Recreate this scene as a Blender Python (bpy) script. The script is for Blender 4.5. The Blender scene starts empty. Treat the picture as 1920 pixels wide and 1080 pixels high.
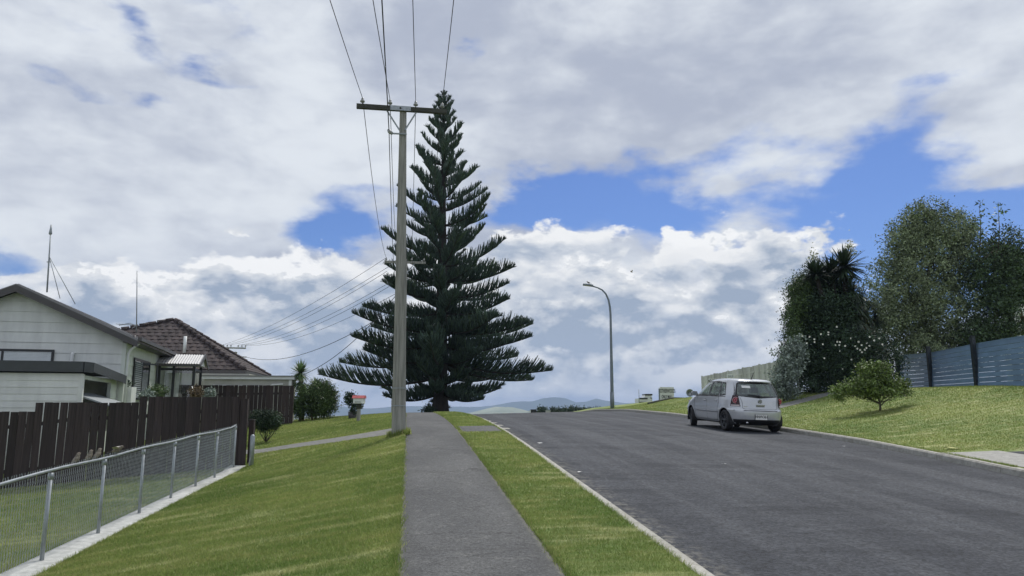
import bpy, bmesh, math, random
import numpy as np
from mathutils import Vector, Matrix
random.seed(7); RNG = np.random.default_rng(7)
SC = bpy.context.scene
COL = SC.collection
R = math.radians
# ---------------------------------------------------------------- camera, world, sun, exposure
PITCH = math.atan(232/1400.0); EYE = 1.6
cam = bpy.data.cameras.new('camera'); cam.sensor_width = 36; cam.lens = 36*1400/1920.0
cam.clip_start = 0.1; cam.clip_end = 30000
camo = bpy.data.objects.new('camera', cam); COL.objects.link(camo)
camo.location = (0, 0, EYE); camo.rotation_euler = (R(90)+PITCH, 0, 0)
SC.camera = camo
SC.view_settings.view_transform = 'Standard'; SC.view_settings.look = 'None'
SC.view_settings.exposure = 0.2; SC.view_settings.gamma = 1; SC.view_settings.use_curve_mapping = False
SUN = Vector((0.22, 0.50, 0.86)).normalized()
sl = bpy.data.lights.new('sun', 'SUN'); sl.energy = 2.7; sl.angle = R(11); sl.color = (1, .955, .89)
so = bpy.data.objects.new('sun', sl); COL.objects.link(so)
so.rotation_euler = SUN.to_track_quat('Z', 'Y').to_euler()

def ray(u, v):                       # direction through a point of the photograph: (X/Y, Z/Y)
    xc = (u-960)/1400; yc = (540-v)/1400
    Y = math.cos(PITCH)-yc*math.sin(PITCH)
    return xc/Y, (math.sin(PITCH)+yc*math.cos(PITCH))/Y
def at(u, v, Y):
    a, b = ray(u, v); return Vector((a*Y, Y, EYE+b*Y))
def azel(u, v):
    a, b = ray(u, v); return math.atan(a), math.atan2(b, math.hypot(1, a))

world = bpy.data.worlds.new('World'); SC.world = world; world.use_nodes = True
world.cycles.sampling_method = 'MANUAL'; world.cycles.sample_map_resolution = 512
class NT:                            # terse node-tree writer
    def __init__(s, tree): s.t = tree; s.n = tree.nodes; s.l = tree.links
    def node(s, typ, ins=None, **kw):
        n = s.n.new(typ)
        for k, v in kw.items(): setattr(n, k, v)
        for k, v in (ins or {}).items(): s.put(n.inputs[k], v)
        return n
    def put(s, sock, v):
        if isinstance(v, bpy.types.NodeSocket): s.l.new(v, sock)
        else: sock.default_value = v
    def m(s, op, a, b=0.0, c=None, clamp=False):
        n = s.n.new('ShaderNodeMath'); n.operation = op; n.use_clamp = clamp
        s.put(n.inputs[0], a); s.put(n.inputs[1], b)
        if c is not None: s.put(n.inputs[2], c)
        return n.outputs[0]
    def vm(s, op, a, b=(0, 0, 0), sc=None):
        n = s.n.new('ShaderNodeVectorMath'); n.operation = op
        s.put(n.inputs[0], a); s.put(n.inputs[1], b)
        if sc is not None: s.put(n.inputs['Scale'], sc)
        return n.outputs[0]
    def noise(s, vec, scale, detail=6, rough=.5, dist=0, dim='3D'):
        n = s.node('ShaderNodeTexNoise', {'Vector': vec, 'Scale': scale, 'Detail': detail, 'Roughness': rough, 'Distortion': dist})
        return n.outputs['Fac']
    def ss(s, x, a, b):              # smoothstep a..b -> 0..1
        n = s.n.new('ShaderNodeMapRange'); n.interpolation_type = 'SMOOTHSTEP'
        s.put(n.inputs[0], x); s.put(n.inputs[1], a); s.put(n.inputs[2], b); return n.outputs[0]
    def lin(s, x, a, b, c=0., d=1.):
        n = s.n.new('ShaderNodeMapRange')
        s.put(n.inputs[0], x); s.put(n.inputs[1], a); s.put(n.inputs[2], b); s.put(n.inputs[3], c); s.put(n.inputs[4], d); return n.outputs[0]
    def mix(s, f, a, b, mode='MIX'):
        n = s.n.new('ShaderNodeMix'); n.data_type = 'RGBA'; n.blend_type = mode
        s.put(n.inputs['Factor'], f)
        for k, v in ((6, a), (7, b)):
            s.put(n.inputs[k], v if isinstance(v, bpy.types.NodeSocket) else (*v, 1) if len(v) == 3 else v)
        return n.outputs[2]
    def comb(s, x, y, z=0.):
        n = s.n.new('ShaderNodeCombineXYZ')
        s.put(n.inputs[0], x); s.put(n.inputs[1], y); s.put(n.inputs[2], z); return n.outputs[0]

def build_world():
    w = NT(world.node_tree); w.n.clear()
    tc = w.node('ShaderNodeTexCoord')
    sep = w.node('ShaderNodeSeparateXYZ', {0: tc.outputs['Generated']})
    x, y, z = sep.outputs
    az = w.m('ARCTAN2', x, y)
    el = w.m('ARCTAN2', z, w.m('SQRT', w.m('ADD', w.m('MULTIPLY', x, x), w.m('MULTIPLY', y, y))))
    sky = w.node('ShaderNodeTexSky', sky_type='NISHITA', sun_disc=False)
    sky.sun_elevation = math.asin(SUN.z); sky.sun_rotation = math.atan2(SUN.x, SUN.y)
    sky.air_density = 1.0; sky.dust_density = .6; sky.ozone_density = 2.5
    blue = w.mix(1, sky.outputs[0], (0.44, 0.57, 0.86), 'MULTIPLY')
    # the cloud field is laid out on azimuth / elevation, stretched sideways as a layer seen low is
    elp = w.m('ADD', el, 0.0)
    P2 = w.comb(w.m('MULTIPLY', az, 1.0), w.m('MULTIPLY', elp, 2.1), 0.0)
    P1 = w.comb(az, w.m('MULTIPLY', elp, 1.25), 3.7)
    wn = w.node('ShaderNodeTexNoise', {'Vector': P2, 'Scale': 5.5, 'Detail': 5, 'Roughness': .55})
    warp = w.vm('SUBTRACT', wn.outputs['Color'], (.5, .5, .5))
    wsep = w.node('ShaderNodeSeparateXYZ', {0: warp})
    azw = w.m('ADD', az, w.m('MULTIPLY', wsep.outputs[0], .20))
    elw = w.m('ADD', elp, w.m('MULTIPLY', wsep.outputs[1], .11))
    def blob(u, v, ru, rv, rot=0., amp=1., ww=True):
        a0, e0 = azel(u, v)
        da = w.m('SUBTRACT', azw if ww else az, a0); de = w.m('SUBTRACT', elw if ww else elp, e0)
        c, s_ = math.cos(R(rot)), math.sin(R(rot))
        p = w.m('MULTIPLY_ADD', da, c*1400/ru, w.m('MULTIPLY', de, s_*1400/ru))
        q = w.m('MULTIPLY_ADD', de, c*1400/rv, w.m('MULTIPLY', da, -s_*1400/rv))
        d = w.m('MULTIPLY_ADD', p, p, w.m('MULTIPLY', q, q))
        return w.m('MULTIPLY', w.m('EXPONENT', w.m('MULTIPLY', d, -1.)), amp)
    def total(lst):
        t = None
        for b in lst:
            o = blob(*b); t = o if t is None else w.m('ADD', t, o)
        return t
    gaps = total([(1180, 385, 290, 48, -2, 1.15), (1250, 300, 230, 34, 8, .75), (1010, 385, 120, 34, 0, .5), (1700, 400, 210, 45, 3, 1.0), (1610, 500, 130, 110, 0, 1.1),
                  (1640, 250, 190, 55, 30, .7), (1850, 440, 160, 75, 0, 1.1), (1780, 540, 120, 90, 0, .9), (1560, 560, 60, 60, 0, .6), (1730, 290, 110, 34, 10, .55), (640, 430, 100, 50, 5, 1.1), (720, 350, 110, 26, 10, .55), (255, 40, 50, 26, -30, .62),
                  (130, 146, 180, 18, 0, .72), (350, 60, 180, 45, 20, .36), (390, 148, 90, 18, 0, .6), (20, 480, 90, 38, 0, .7), (1000, 545, 40, 34, 0, .9),
                  (860, 70, 40, 30, 0, .45), (1440, 520, 70, 40, 0, .3)])
    fb = w.noise(P2, 7.0, 9, .56, .15)
    big = w.noise(P1, 2.3, 3, .5)
    gsum = w.m('ADD', gaps, w.m('MULTIPLY', w.m('SUBTRACT', fb, .5), 2.2))
    gsum = w.m('ADD', gsum, w.m('MULTIPLY', w.m('SUBTRACT', big, .5), .5))
    clear = w.ss(gsum, .30, .98)
    # upper layer: soft grey-lilac and pale patches
    l1 = w.noise(w.vm('ADD', P2, (1.3, .7, 2.)), 4.2, 7, .5, .3)
    l2 = w.noise(w.vm('ADD', P2, (5.3, 2.7, 1.)), 15., 6, .55, .2)
    lum = w.m('ADD', w.m('MULTIPLY', l1, .72), w.m('MULTIPLY', l2, .28))
    shade_up = total([(1560, 170, 420, 110, 12, .10), (1150, 190, 260, 60, 0, .05), (300, 390, 200, 40, 0, .06), (900, 30, 200, 40, 0, .04)])
    light_up = total([(150, 330, 260, 90, 0, .06), (1250, 60, 160, 50, 0, .05), (500, 230, 200, 90, 0, .04), (1850, 300, 120, 50, 0, .05)])
    lum = w.m('ADD', w.m('SUBTRACT', lum, shade_up), light_up)
    up = w.mix(w.ss(lum, .34, .66), (.385, .425, .52), (.67, .71, .76))
    # thin edges let the blue through but stay light
    layer = w.mix(clear, up, (0, 0, 0))
    # lower cumulus bank
    top = w.m('ADD', total([(1280, 620, 330, 215, 0, 1.), (1450, 500, 130, 95, 0, .55), (1010, 520, 160, 130, 0, .75), (400, 590, 330, 150, 0, .95), (640, 560, 140, 95, 0, .7),
                            (60, 600, 130, 85, 0, .8), (1490, 560, 60, 60, 0, .55), (860, 640, 260, 120, 0, .8), (160, 510, 70, 28, 0, .55), (440, 425, 50, 20, 0, .5), (1310, 430, 70, 28, -20, .5)]), 0.0)
    lowband = w.ss(el, .20, .06)
    vor = w.node('ShaderNodeTexVoronoi', {'Vector': w.vm('ADD', w.comb(az, w.m('MULTIPLY', el, 1.3)), w.vm('SCALE', warp, sc=.16)), 'Scale': 19., 'Detail': 3., 'Roughness': .55}, feature='SMOOTH_F1')
    vv = vor.outputs['Distance']
    f3 = w.noise(w.comb(az, w.m('MULTIPLY', el, 1.5), 9.), 13., 8, .58)
    dens = w.m('ADD', w.m('ADD', top, w.m('MULTIPLY', lowband, .45)), w.m('ADD', w.m('MULTIPLY', w.m('SUBTRACT', f3, .5), 1.5), w.m('MULTIPLY', w.m('SUBTRACT', .45, vv), .55)))
    cum = w.ss(dens, .44, .66)
    # shading: bright where the bank thins towards its lit tops, grey-blue in its body; a second sample just above gives relief
    f3u = w.noise(w.comb(az, w.m('MULTIPLY', w.m('ADD', el, .016), 1.5), 9.), 13., 8, .58)
    relief = w.m('MULTIPLY', w.m('SUBTRACT', f3, f3u), 3.6)
    body = w.ss(dens, .50, 1.30)
    g4 = w.noise(w.comb(az, w.m('MULTIPLY', el, 2.6), 4.), 7.5, 4, .5)
    lit = w.m('ADD', w.m('SUBTRACT', 1.02, w.m('MULTIPLY', body, .80)), relief)
    lit = w.m('ADD', lit, w.m('MULTIPLY', w.m('SUBTRACT', g4, .5), 2.3))
    lit = w.m('SUBTRACT', lit, total([(1330, 515, 130, 42, 0, .5), (1230, 650, 260, 34, 0, .3), (600, 640, 160, 50, 0, .2), (60, 500, 120, 30, 0, .2)]))
    lit = w.m('ADD', lit, total([(1330, 440, 110, 26, -8, .7), (1050, 480, 120, 50, 0, .45), (1310, 595, 90, 20, 0, .55), (560, 480, 200, 40, 0, .4), (160, 512, 60, 22, 0, .6), (1480, 560, 50, 40, 0, .5), (980, 640, 60, 60, 0, .35)]), clamp=True)
    ccol = w.mix(lit, (.30, .365, .47), (.74, .755, .77))
    core = w.ss(lit, .95, 1.0)
    ccol = w.mix(w.m('MULTIPLY', core, .45), ccol, (.95, .95, .95))
    # a second, nearer row of puffs with its own lit tops breaks up the body of the bank
    q5 = w.comb(w.m('ADD', az, w.m('MULTIPLY', wsep.outputs[0], .06)), w.m('MULTIPLY', w.m('ADD', el, w.m('MULTIPLY', wsep.outputs[1], .03)), 1.9), 21.)
    f5 = w.noise(q5, 8.5, 8, .52); f5u = w.noise(w.vm('ADD', q5, (.004, .034, 0)), 8.5, 5, .52)
    rel5 = w.m('ADD', w.m('MULTIPLY', w.m('SUBTRACT', f5, f5u), 4.6), .48)
    lit5 = w.m('ADD', rel5, w.m('MULTIPLY', w.m('SUBTRACT', lit, .5), .35), clamp=True)
    puff = w.mix(lit5, (.33, .395, .50), (.78, .79, .80))
    ccol = w.mix(w.m('MULTIPLY', w.m('MULTIPLY', w.ss(f5, .47, .55), w.ss(el, .30, .20)), .85), ccol, puff)
    # towards the horizon the bank fades into blue-grey air
    hz = w.ss(el, .17, -.01)
    ccol = w.mix(w.m('MULTIPLY', hz, .36), ccol, (.42, .49, .60))
    # assemble: blue sky, upper layer, bank
    K = 10.0
    up10 = w.vm('SCALE', up, sc=K); cc10 = w.vm('SCALE', ccol, sc=K)
    c1 = w.mix(clear, up10, blue)
    c2 = w.mix(w.m('MULTIPLY', cum, w.ss(el, .50, .28)), c1, cc10)
    c3 = w.mix(w.ss(el, -.005, -.05), c2, (1.6, 1.8, 1.9))
    bg = w.node('ShaderNodeBackground', {'Color': c3, 'Strength': .1})
    out = w.node('ShaderNodeOutputWorld', {0: bg.outputs[0]})
build_world()
SC.cycles.use_denoising = True; SC.cycles.denoiser = 'OPENIMAGEDENOISE'
SC.cycles.use_adaptive_sampling = True; SC.cycles.adaptive_threshold = .02
SC.cycles.max_bounces = 7; SC.cycles.diffuse_bounces = 3; SC.cycles.glossy_bounces = 3; SC.cycles.transmission_bounces = 5
SC.cycles.transparent_max_bounces = 10; SC.cycles.volume_bounces = 0; SC.cycles.caustics_reflective = False; SC.cycles.caustics_refractive = False
# ---------------------------------------------------------------- road frame and terrain height
TH = R(8); CS, SN = math.cos(TH), math.sin(TH)
def W(t, s): return t*CS-s*SN, t*SN+s*CS
def TS(x, y): return x*CS+y*SN, -x*SN+y*CS
_ss = np.linspace(-60, 400, 4601)
_p = np.interp(_ss, [-60, 0, 14, 18, 22, 26, 30, 36, 42, 48, 56, 70, 100, 200, 400], [-4.08, 0, .97, 1.21, 1.38, 1.48, 1.545, 1.585, 1.53, 1.34, .8, -.6, -4.5, -16, -30])
_k = np.hanning(41); _k /= _k.sum(); _p = np.convolve(np.pad(_p, 20, mode='edge'), _k, mode='valid')
_p[:30] = _p[30]; _p[-30:] = _p[-31]
def P(s): return np.interp(s, _ss, _p)
def G(s): return np.interp(s, [-60, 0, 8, 17, 23, 31, 38, 60], [.11, .115, .150, .232, .16, .10, .065, .05])
def D(s): return np.interp(s, [-60, 18, 24, 30, 36, 42, 60, 400], [-.30, -.31, -.27, -.11, .03, .09, .1, .1])
def TR(s): return np.interp(s, [-60, 12, 17, 27, 40, 400], [10.4, 10.4, 10.8, 10.85, 10.7, 10.7])
def smin(a, b, k=.25): return -k*np.log(np.exp(-a/k)+np.exp(-b/k))
def H(t, s):
    t = np.asarray(t, float); s = np.asarray(s, float)
    p = P(s); tr = TR(s)
    a = np.clip(-t, 0, None)
    left = p-G(s)*np.minimum(a, 3.75)-.085*np.clip(a-3.75, 0, 22)
    mid = p+.012*np.clip(t-1.2, 0, .9)
    rl = p-.12; rr = p+D(s)
    f = np.clip((t-2.32)/(tr-2.32), 0, 1)
    road = rl+(rr-rl)*f+.10*f*(1-f)
    d = np.clip(t-tr-.15, 0, None)
    pr = np.where(s < 36, p, 0); keep = np.interp(s, [36, 60, 90, 200, 400], [0, 1, 1, .5, 0])
    ph = p+(np.interp(s, [36, 60, 100, 400], [1.585, 1.5, 1.2, -12])-p)*keep*np.clip((d-2.2)/6.5, 0, 1)
    m = np.interp(s, [0, 20, 36, 46], [.11, .118, .14, .17])
    bank = ph+D(s)+.12+np.maximum(smin(.0235*d*d+.002*d, m*d)-smin(0, 0), 0)*1.0
    cap = np.interp(s, [0, 14, 24, 45, 70, 120, 400], [2.5, 2.5, 2.55, 2.45, 2.0, 0., -12.])
    bank = np.where(s > -60, smin(bank, np.maximum(cap, ph+D(s)+.2), .12), bank)
    return np.where(t < 0, left, np.where(t < 2.32, mid, np.where(t <= tr, road, bank)))
def Hxy(x, y): t, s = TS(x, y); return float(H(t, s))
def PT(t, s, dz=0.): x, y = W(t, s); return Vector((x, y, float(H(t, s))+dz))

# ---------------------------------------------------------------- materials
def mat(name, col, rough=.7, metal=0., var=.12, scale=6., bump=0., bscale=None, stretch=(1, 1, 1), col2=None, island=0., spec=.5, coord='Object', world_=False, trans=0., detail=6, orand=0.):
    m = bpy.data.materials.new(name); m.use_nodes = True
    t = NT(m.node_tree); b = t.n['Principled BSDF']
    b.inputs['Roughness'].default_value = rough; b.inputs['Metallic'].default_value = metal; b.inputs['Specular IOR Level'].default_value = spec
    if trans: b.inputs['Transmission Weight'].default_value = trans
    co = t.node('ShaderNodeNewGeometry').outputs['Position'] if world_ else t.node('ShaderNodeTexCoord').outputs[coord]
    v = t.vm('MULTIPLY', co, stretch)
    n = t.noise(v, scale, detail, .6)
    f = t.ss(n, .3, .7)
    dk = tuple(c*(1-var) for c in col); lt = tuple(min(1, c*(1+var)) for c in col) if col2 is None else col2
    c = t.mix(f, dk, lt)
    if island:
        ri = t.node('ShaderNodeNewGeometry').outputs['Random Per Island']
        c = t.mix(1., c, t.comb(*(3*[t.lin(ri, 0, 1, 1-island, 1+island)])), 'MULTIPLY')
    if orand:
        oi = t.node('ShaderNodeObjectInfo').outputs['Random']; c = t.mix(1., c, t.comb(*(3*[t.lin(oi, 0, 1, 1-orand, 1+orand)])), 'MULTIPLY')
    t.put(b.inputs['Base Color'], c)
    if bump:
        n2 = t.noise(v, bscale or scale*4, 5, .6)
        bp = t.node('ShaderNodeBump', {'Height': n2, 'Strength': bump, 'Distance': .02})
        t.put(b.inputs['Normal'], bp.outputs[0])
    return m

def grass_mat(name, blades=False):
    m = bpy.data.materials.new(name); m.use_nodes = True
    t = NT(m.node_tree); b = t.n['Principled BSDF']; b.inputs['Roughness'].default_value = .75; b.inputs['Specular IOR Level'].default_value = .18
    g = t.node('ShaderNodeNewGeometry'); pos = g.outputs['Position']
    rot = t.node('ShaderNodeVectorRotate', {'Vector': pos, 'Angle': -TH}, rotation_type='Z_AXIS').outputs[0]
    n1 = t.noise(rot, .35, 4, .6); n2 = t.noise(t.vm('MULTIPLY', rot, (.55, 2.2, 1)), 2.4, 7, .66)
    n3 = t.noise(rot, 16, 5, .7); n4 = t.noise(t.vm('MULTIPLY', rot, (.5, 3.2, 1)), 1.5, 4, .6)
    c = t.mix(t.ss(n1, .35, .68), (.126, .190, .048), (.218, .264, .080))
    c = t.mix(t.m('MULTIPLY', t.ss(n2, .45, .72), .8), c, (.30, .305, .12))
    c = t.mix(t.m('MULTIPLY', t.ss(n4, .53, .70), .8), c, (.42, .43, .22))
    c = t.mix(t.m('MULTIPLY', t.ss(n3, .44, .28), .7), c, (.060, .098, .022))
    if blades:
        ri = g.outputs['Random Per Island']
        k = t.lin(ri, 0, 1, .85, 1.6)
        c = t.mix(1., c, t.comb(k, k, t.m('MULTIPLY', k, 1.0)), 'MULTIPLY')
        dry = t.ss(ri, .93, .98); c = t.mix(dry, c, (.42, .38, .18))
    t.put(b.inputs['Base Color'], c)
    if blades:
        tr = t.node('ShaderNodeBsdfTranslucent', {'Color': c}); mx = t.node('ShaderNodeMixShader', {0: .45, 1: b.outputs[0], 2: tr.outputs[0]}); t.l.new(mx.outputs[0], t.n['Material Output'].inputs[0])
    if not blades:
        bp = t.node('ShaderNodeBump', {'Height': t.noise(pos, 38, 5, .75), 'Strength': .7, 'Distance': .03})
        t.put(b.inputs['Normal'], bp.outputs[0])
    return m

def ground_mat(name, kind):
    m = bpy.data.materials.new(name); m.use_nodes = True
    t = NT(m.node_tree); b = t.n['Principled BSDF']; b.inputs['Roughness'].default_value = .88; b.inputs['Specular IOR Level'].default_value = .3
    pos = t.node('ShaderNodeNewGeometry').outputs['Position']
    rot = t.node('ShaderNodeVectorRotate', {'Vector': pos, 'Angle': -TH}, rotation_type='Z_AXIS').outputs[0]
    sx = t.node('ShaderNodeSeparateXYZ', {0: rot}); tt, ss_ = sx.outputs[0], sx.outputs[1]
    fine = t.noise(rot, 75, 3, .75); mid = t.noise(rot, 9, 6, .65); big = t.noise(t.vm('MULTIPLY', rot, (1, .55, 1)), .8, 5, .6)
    if kind == 'road':
        c = t.mix(t.ss(big, .3, .7), (.042, .046, .055), (.062, .067, .077))
        st = t.noise(t.vm('MULTIPLY', rot, (.35, 1.5, 1)), 1.1, 6, .65)
        c = t.mix(t.m('MULTIPLY', t.ss(st, .47, .64), .75), c, (.026, .029, .036))
        wh = t.noise(t.vm('MULTIPLY', rot, (2.6, .12, 1)), .75, 3, .5)
        c = t.mix(t.m('MULTIPLY', t.ss(wh, .45, .65), .55), c, (.088, .093, .103))
        cr = t.node('ShaderNodeTexVoronoi', {'Vector': t.vm('ADD', rot, t.vm('SCALE', t.comb(mid, big), sc=.9)), 'Scale': .42}, feature='DISTANCE_TO_EDGE').outputs['Distance']
        c = t.mix(t.m('MULTIPLY', t.m('MULTIPLY', t.ss(cr, .012, .002), t.ss(big, .48, .6)), .6), c, (.028, .030, .035))
        sp = t.node('ShaderNodeTexVoronoi', {'Vector': rot, 'Scale': 38.}).outputs['Color']
        spv = t.node('ShaderNodeSeparateXYZ', {0: sp}).outputs[0]
        c = t.mix(1, c, t.comb(*(3*[t.lin(spv, 0, 1, .6, 1.4)])), 'MULTIPLY')
        c = t.mix(1, c, t.comb(*(3*[t.lin(mid, .25, .75, .78, 1.22)])), 'MULTIPLY')
        # grit gathered along the left kerb
        c = t.mix(t.m('MULTIPLY', t.ss(tt, 2.85, 2.34), t.ss(mid, .46, .62)), c, (.20, .19, .165))
        bump = .8
    elif kind == 'path':
        c = t.mix(t.ss(big, .3, .7), (.072, .074, .076), (.108, .110, .110))
        bl = t.noise(t.vm('MULTIPLY', rot, (1, 1, 1)), 5, 7, .7)
        c = t.mix(t.m('MULTIPLY', t.ss(bl, .52, .72), .45), c, (.180, .180, .170))
        c = t.mix(t.m('MULTIPLY', t.ss(mid, .44, .28), .45), c, (.045, .046, .047))
        gr = t.noise(rot, 34, 4, .8); c = t.mix(1, c, t.comb(*(3*[t.lin(gr, .3, .7, .45, 1.6)])), 'MULTIPLY')
        ck = t.node('ShaderNodeTexVoronoi', {'Vector': t.vm('ADD', rot, t.vm('SCALE', t.comb(mid, bl), sc=.5)), 'Scale': .8}, feature='DISTANCE_TO_EDGE').outputs['Distance']
        c = t.mix(t.m('MULTIPLY', t.ss(ck, .010, .002), .6), c, (.03, .03, .03))
        edge = t.m('MINIMUM', t.m('ABSOLUTE', t.m('ADD', tt, .05)), t.m('ABSOLUTE', t.m('SUBTRACT', 1.235, tt)))
        ed = t.ss(t.m('ADD', edge, t.m('MULTIPLY', t.m('SUBTRACT', mid, .5), .10)), .075, .02)
        c = t.mix(t.m('MULTIPLY', ed, .7), c, (.27, .265, .22))
        dk = t.m('MULTIPLY', t.ss(edge, .22, .09), .35)
        c = t.mix(dk, c, (.072, .074, .072))
        # transverse day joints
        jf = t.m('FRACT', t.m('ADD', t.m('MULTIPLY', ss_, 1/4.4), t.m('MULTIPLY', t.m('SUBTRACT', mid, .5), .012)))
        j = t.ss(t.m('ABSOLUTE', t.m('SUBTRACT', jf, .5)), .008, .002)
        c = t.mix(t.m('MULTIPLY', j, .45), c, (.06, .06, .06))
        c = t.mix(1, c, t.comb(*(3*[t.lin(fine, .25, .75, .62, 1.4)])), 'MULTIPLY')
        bump = .55
    else:
        base = {'kerb': ((.30, .29, .255), (.46, .45, .41)), 'strip': ((.36, .37, .355), (.52, .53, .51)), 'drive': ((.14, .14, .13), (.21, .21, .20)), 'apron': ((.27, .265, .245), (.38, .375, .35))}[kind]
        c = t.mix(t.ss(mid, .3, .7), *base)
        c = t.mix(t.m('MULTIPLY', t.ss(big, .5, .72), .5), c, (.17, .17, .13))
        c = t.mix(1, c, t.comb(*(3*[t.lin(fine, .25, .75, .8, 1.2)])), 'MULTIPLY')
        bump = .4
    t.put(b.inputs['Base Color'], c)
    bp = t.node('ShaderNodeBump', {'Height': fine, 'Strength': bump, 'Distance': .012})
    t.put(b.inputs['Normal'], bp.outputs[0])
    return m

M = {}
M['grass'] = grass_mat('grass_turf'); M['blade'] = grass_mat('grass_blade', True)
for k in ('road', 'path', 'kerb', 'strip', 'drive', 'apron'): M[k] = ground_mat(k+'_surface', k)
M['far'] = mat('far_paddock', (.16, .19, .10), .9, var=.5, scale=.004, world_=True, col2=(.42, .42, .30))
M['hill'] = mat('far_hill', (.05, .075, .04), .95, var=.35, scale=.006, world_=True)
M['palehill'] = mat('pale_hill_pasture', (.17, .21, .13), .95, var=.25, scale=.01, world_=True, col2=(.28, .31, .22))
M['bark'] = mat('tree_bark', (.030, .026, .023), .95, var=.4, scale=5, bump=.9, bscale=14, stretch=(1, 1, .35))
M['twig'] = mat('twig_bark', (.10, .085, .065), .9, var=.3, scale=8, bump=.3)
M['pine'] = mat('pine_foliage', (.054, .086, .064), .65, var=.3, scale=1.2, island=.5, spec=.25)
M['pine_new'] = mat('pine_new_growth', (.075, .115, .062), .65, var=.3, scale=1.2, island=.4, spec=.25)
M['leafgreen'] = mat('green_leaf', (.070, .108, .055), .65, var=.4, scale=1.5, island=.5, spec=.25)
M['leafdark'] = mat('dark_leaf', (.042, .072, .040), .6, var=.45, scale=1.5, island=.5, spec=.3)
M['leafmid'] = mat('mid_leaf', (.085, .135, .045), .5, var=.35, scale=1.5, island=.5, spec=.4)
M['leafolive'] = mat('olive_leaf', (.220, .265, .155), .7, var=.35, scale=.8, island=.45, spec=.2)
M['leafsilver'] = mat('silver_leaf', (.24, .29, .25), .6, var=.25, scale=2, island=.5)
M['leafbright'] = mat('bright_leaf', (.130, .190, .045), .5, var=.35, scale=1.5, island=.45, spec=.4)
M['yucca'] = mat('yucca_leaf', (.14, .21, .09), .45, var=.3, scale=1, island=.5, spec=.5)
M['yucca_dark'] = mat('yucca_dark_leaf', (.030, .050, .026), .45, var=.3, scale=1, island=.5, spec=.5)
M['thatch'] = mat('dry_leaf', (.16, .12, .07), .9, var=.4, scale=3, island=.4)
M['petal'] = mat('white_petal', (.78, .77, .70), .6, var=.08, island=.15)
M['pole'] = mat('weathered_pole', (.235, .235, .215), .9, var=.22, scale=3.2, bump=.5, bscale=20, stretch=(7, 7, .35), col2=(.34, .335, .31))
M['armdark'] = mat('dark_crossarm_timber', (.055, .058, .050), .9, var=.3, scale=4, stretch=(.5, 6, 6), bump=.3)
M['galv'] = mat('galvanised_steel', (.33, .36, .385), .45, .55, var=.15, scale=9, bump=.05)
M['galvdull'] = mat('dull_galvanised_steel', (.30, .33, .35), .55, .4, var=.15, scale=9)
M['lampgrey'] = mat('lamp_post_paint', (.20, .235, .26), .5, .3, var=.1, scale=3)
M['black'] = mat('black_rubber', (.018, .018, .02), .75, var=.2, scale=8)
M['wire'] = mat('line_wire', (.030, .032, .036), .7, var=.1)
M['porcelain'] = mat('insulator_porcelain', (.30, .31, .31), .3, var=.1)
M['board'] = mat('dark_stained_board', (.031, .022, .024), .85, var=.35, scale=2.5, bump=.35, bscale=25, stretch=(8, 8, .5), col2=(.050, .037, .038), orand=.32)
M['boardwarm'] = mat('brown_stained_board', (.036, .025, .025), .85, var=.3, scale=2.5, bump=.35, bscale=25, stretch=(8, 8, .5), orand=.3)
M['whiteboard'] = mat('cream_weatherboard', (.67, .69, .67), .6, var=.09, scale=1.1, bump=.08, stretch=(2.5, 2.5, .6), orand=.035)
M['creamside'] = mat('pale_green_weatherboard', (.61, .65, .60), .6, var=.09, scale=1.1, bump=.08, stretch=(2.5, 2.5, .6), orand=.035)
M['trim'] = mat('dark_trim', (.066, .062, .064), .5, var=.12, scale=3)
M['slate'] = mat('carport_fascia', (.048, .054, .060), .55, var=.12, scale=3)
M['roofgrey'] = mat('roof_metal_grey', (.20, .20, .205), .5, .2, var=.1, scale=2)
M['tile'] = mat('brown_roof_tile', (.040, .031, .033), .85, var=.3, scale=2.2, bump=.2, col2=(.066, .050, .050), island=.28)
M['whitepaint'] = mat('white_paint', (.72, .74, .74), .5, var=.05)
M['creampaint'] = mat('cream_wall', (.42, .42, .38), .8, var=.12, scale=2)
M['frame'] = mat('dark_window_frame', (.020, .022, .024), .4, var=.1)
M['inside'] = mat('painted_interior_shade', (.006, .008, .012), .9, var=.2)  # near-black colour standing in for the shade of unlit rooms
M['blind'] = mat('window_blind', (.80, .84, .86), .7, var=.06, scale=2)
M['shutter'] = mat('grey_louvre', (.28, .31, .33), .6, var=.08)
M['polyc'] = mat('corrugated_plastic_sheet', (.50, .50, .50), .5, var=.12, scale=2.5, stretch=(1, 5, 1))
M['bluefence'] = mat('blue_steel_panel', (.150, .235, .37), .5, .0, var=.12, scale=1.4, bump=.06, stretch=(1, 1, 2.5), orand=.09)
M['bluepost'] = mat('dark_fence_post', (.016, .022, .030), .6, var=.2)
M['palefence'] = mat('pale_weathered_plank', (.50, .51, .49), .85, var=.2, scale=2, bump=.3, stretch=(6, 6, .5), orand=.22)
M['red'] = mat('red_tin', (.46, .10, .10), .5, var=.15)
M['silver'] = mat('silver_car_paint', (.56, .575, .60), .24, .45, var=.03, scale=2)
M['silver2'] = mat('silver_trim', (.30, .31, .33), .4, .4, var=.05)
M['carblack'] = mat('black_car_plastic', (.012, .012, .014), .6, var=.1)
M['chrome'] = mat('bright_metal', (.62, .63, .65), .25, .9, var=.05)
M['alloy'] = mat('dark_alloy', (.085, .09, .10), .35, .7, var=.1)
M['lampred'] = mat('red_lamp_lens', (.30, .012, .03), .15, var=.15, scale=20)
M['lampdeep'] = mat('dark_red_lamp_housing', (.035, .008, .012), .15, var=.2, scale=15)
M['clearlens'] = mat('clear_lens', (.50, .44, .44), .2, var=.1)
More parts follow.
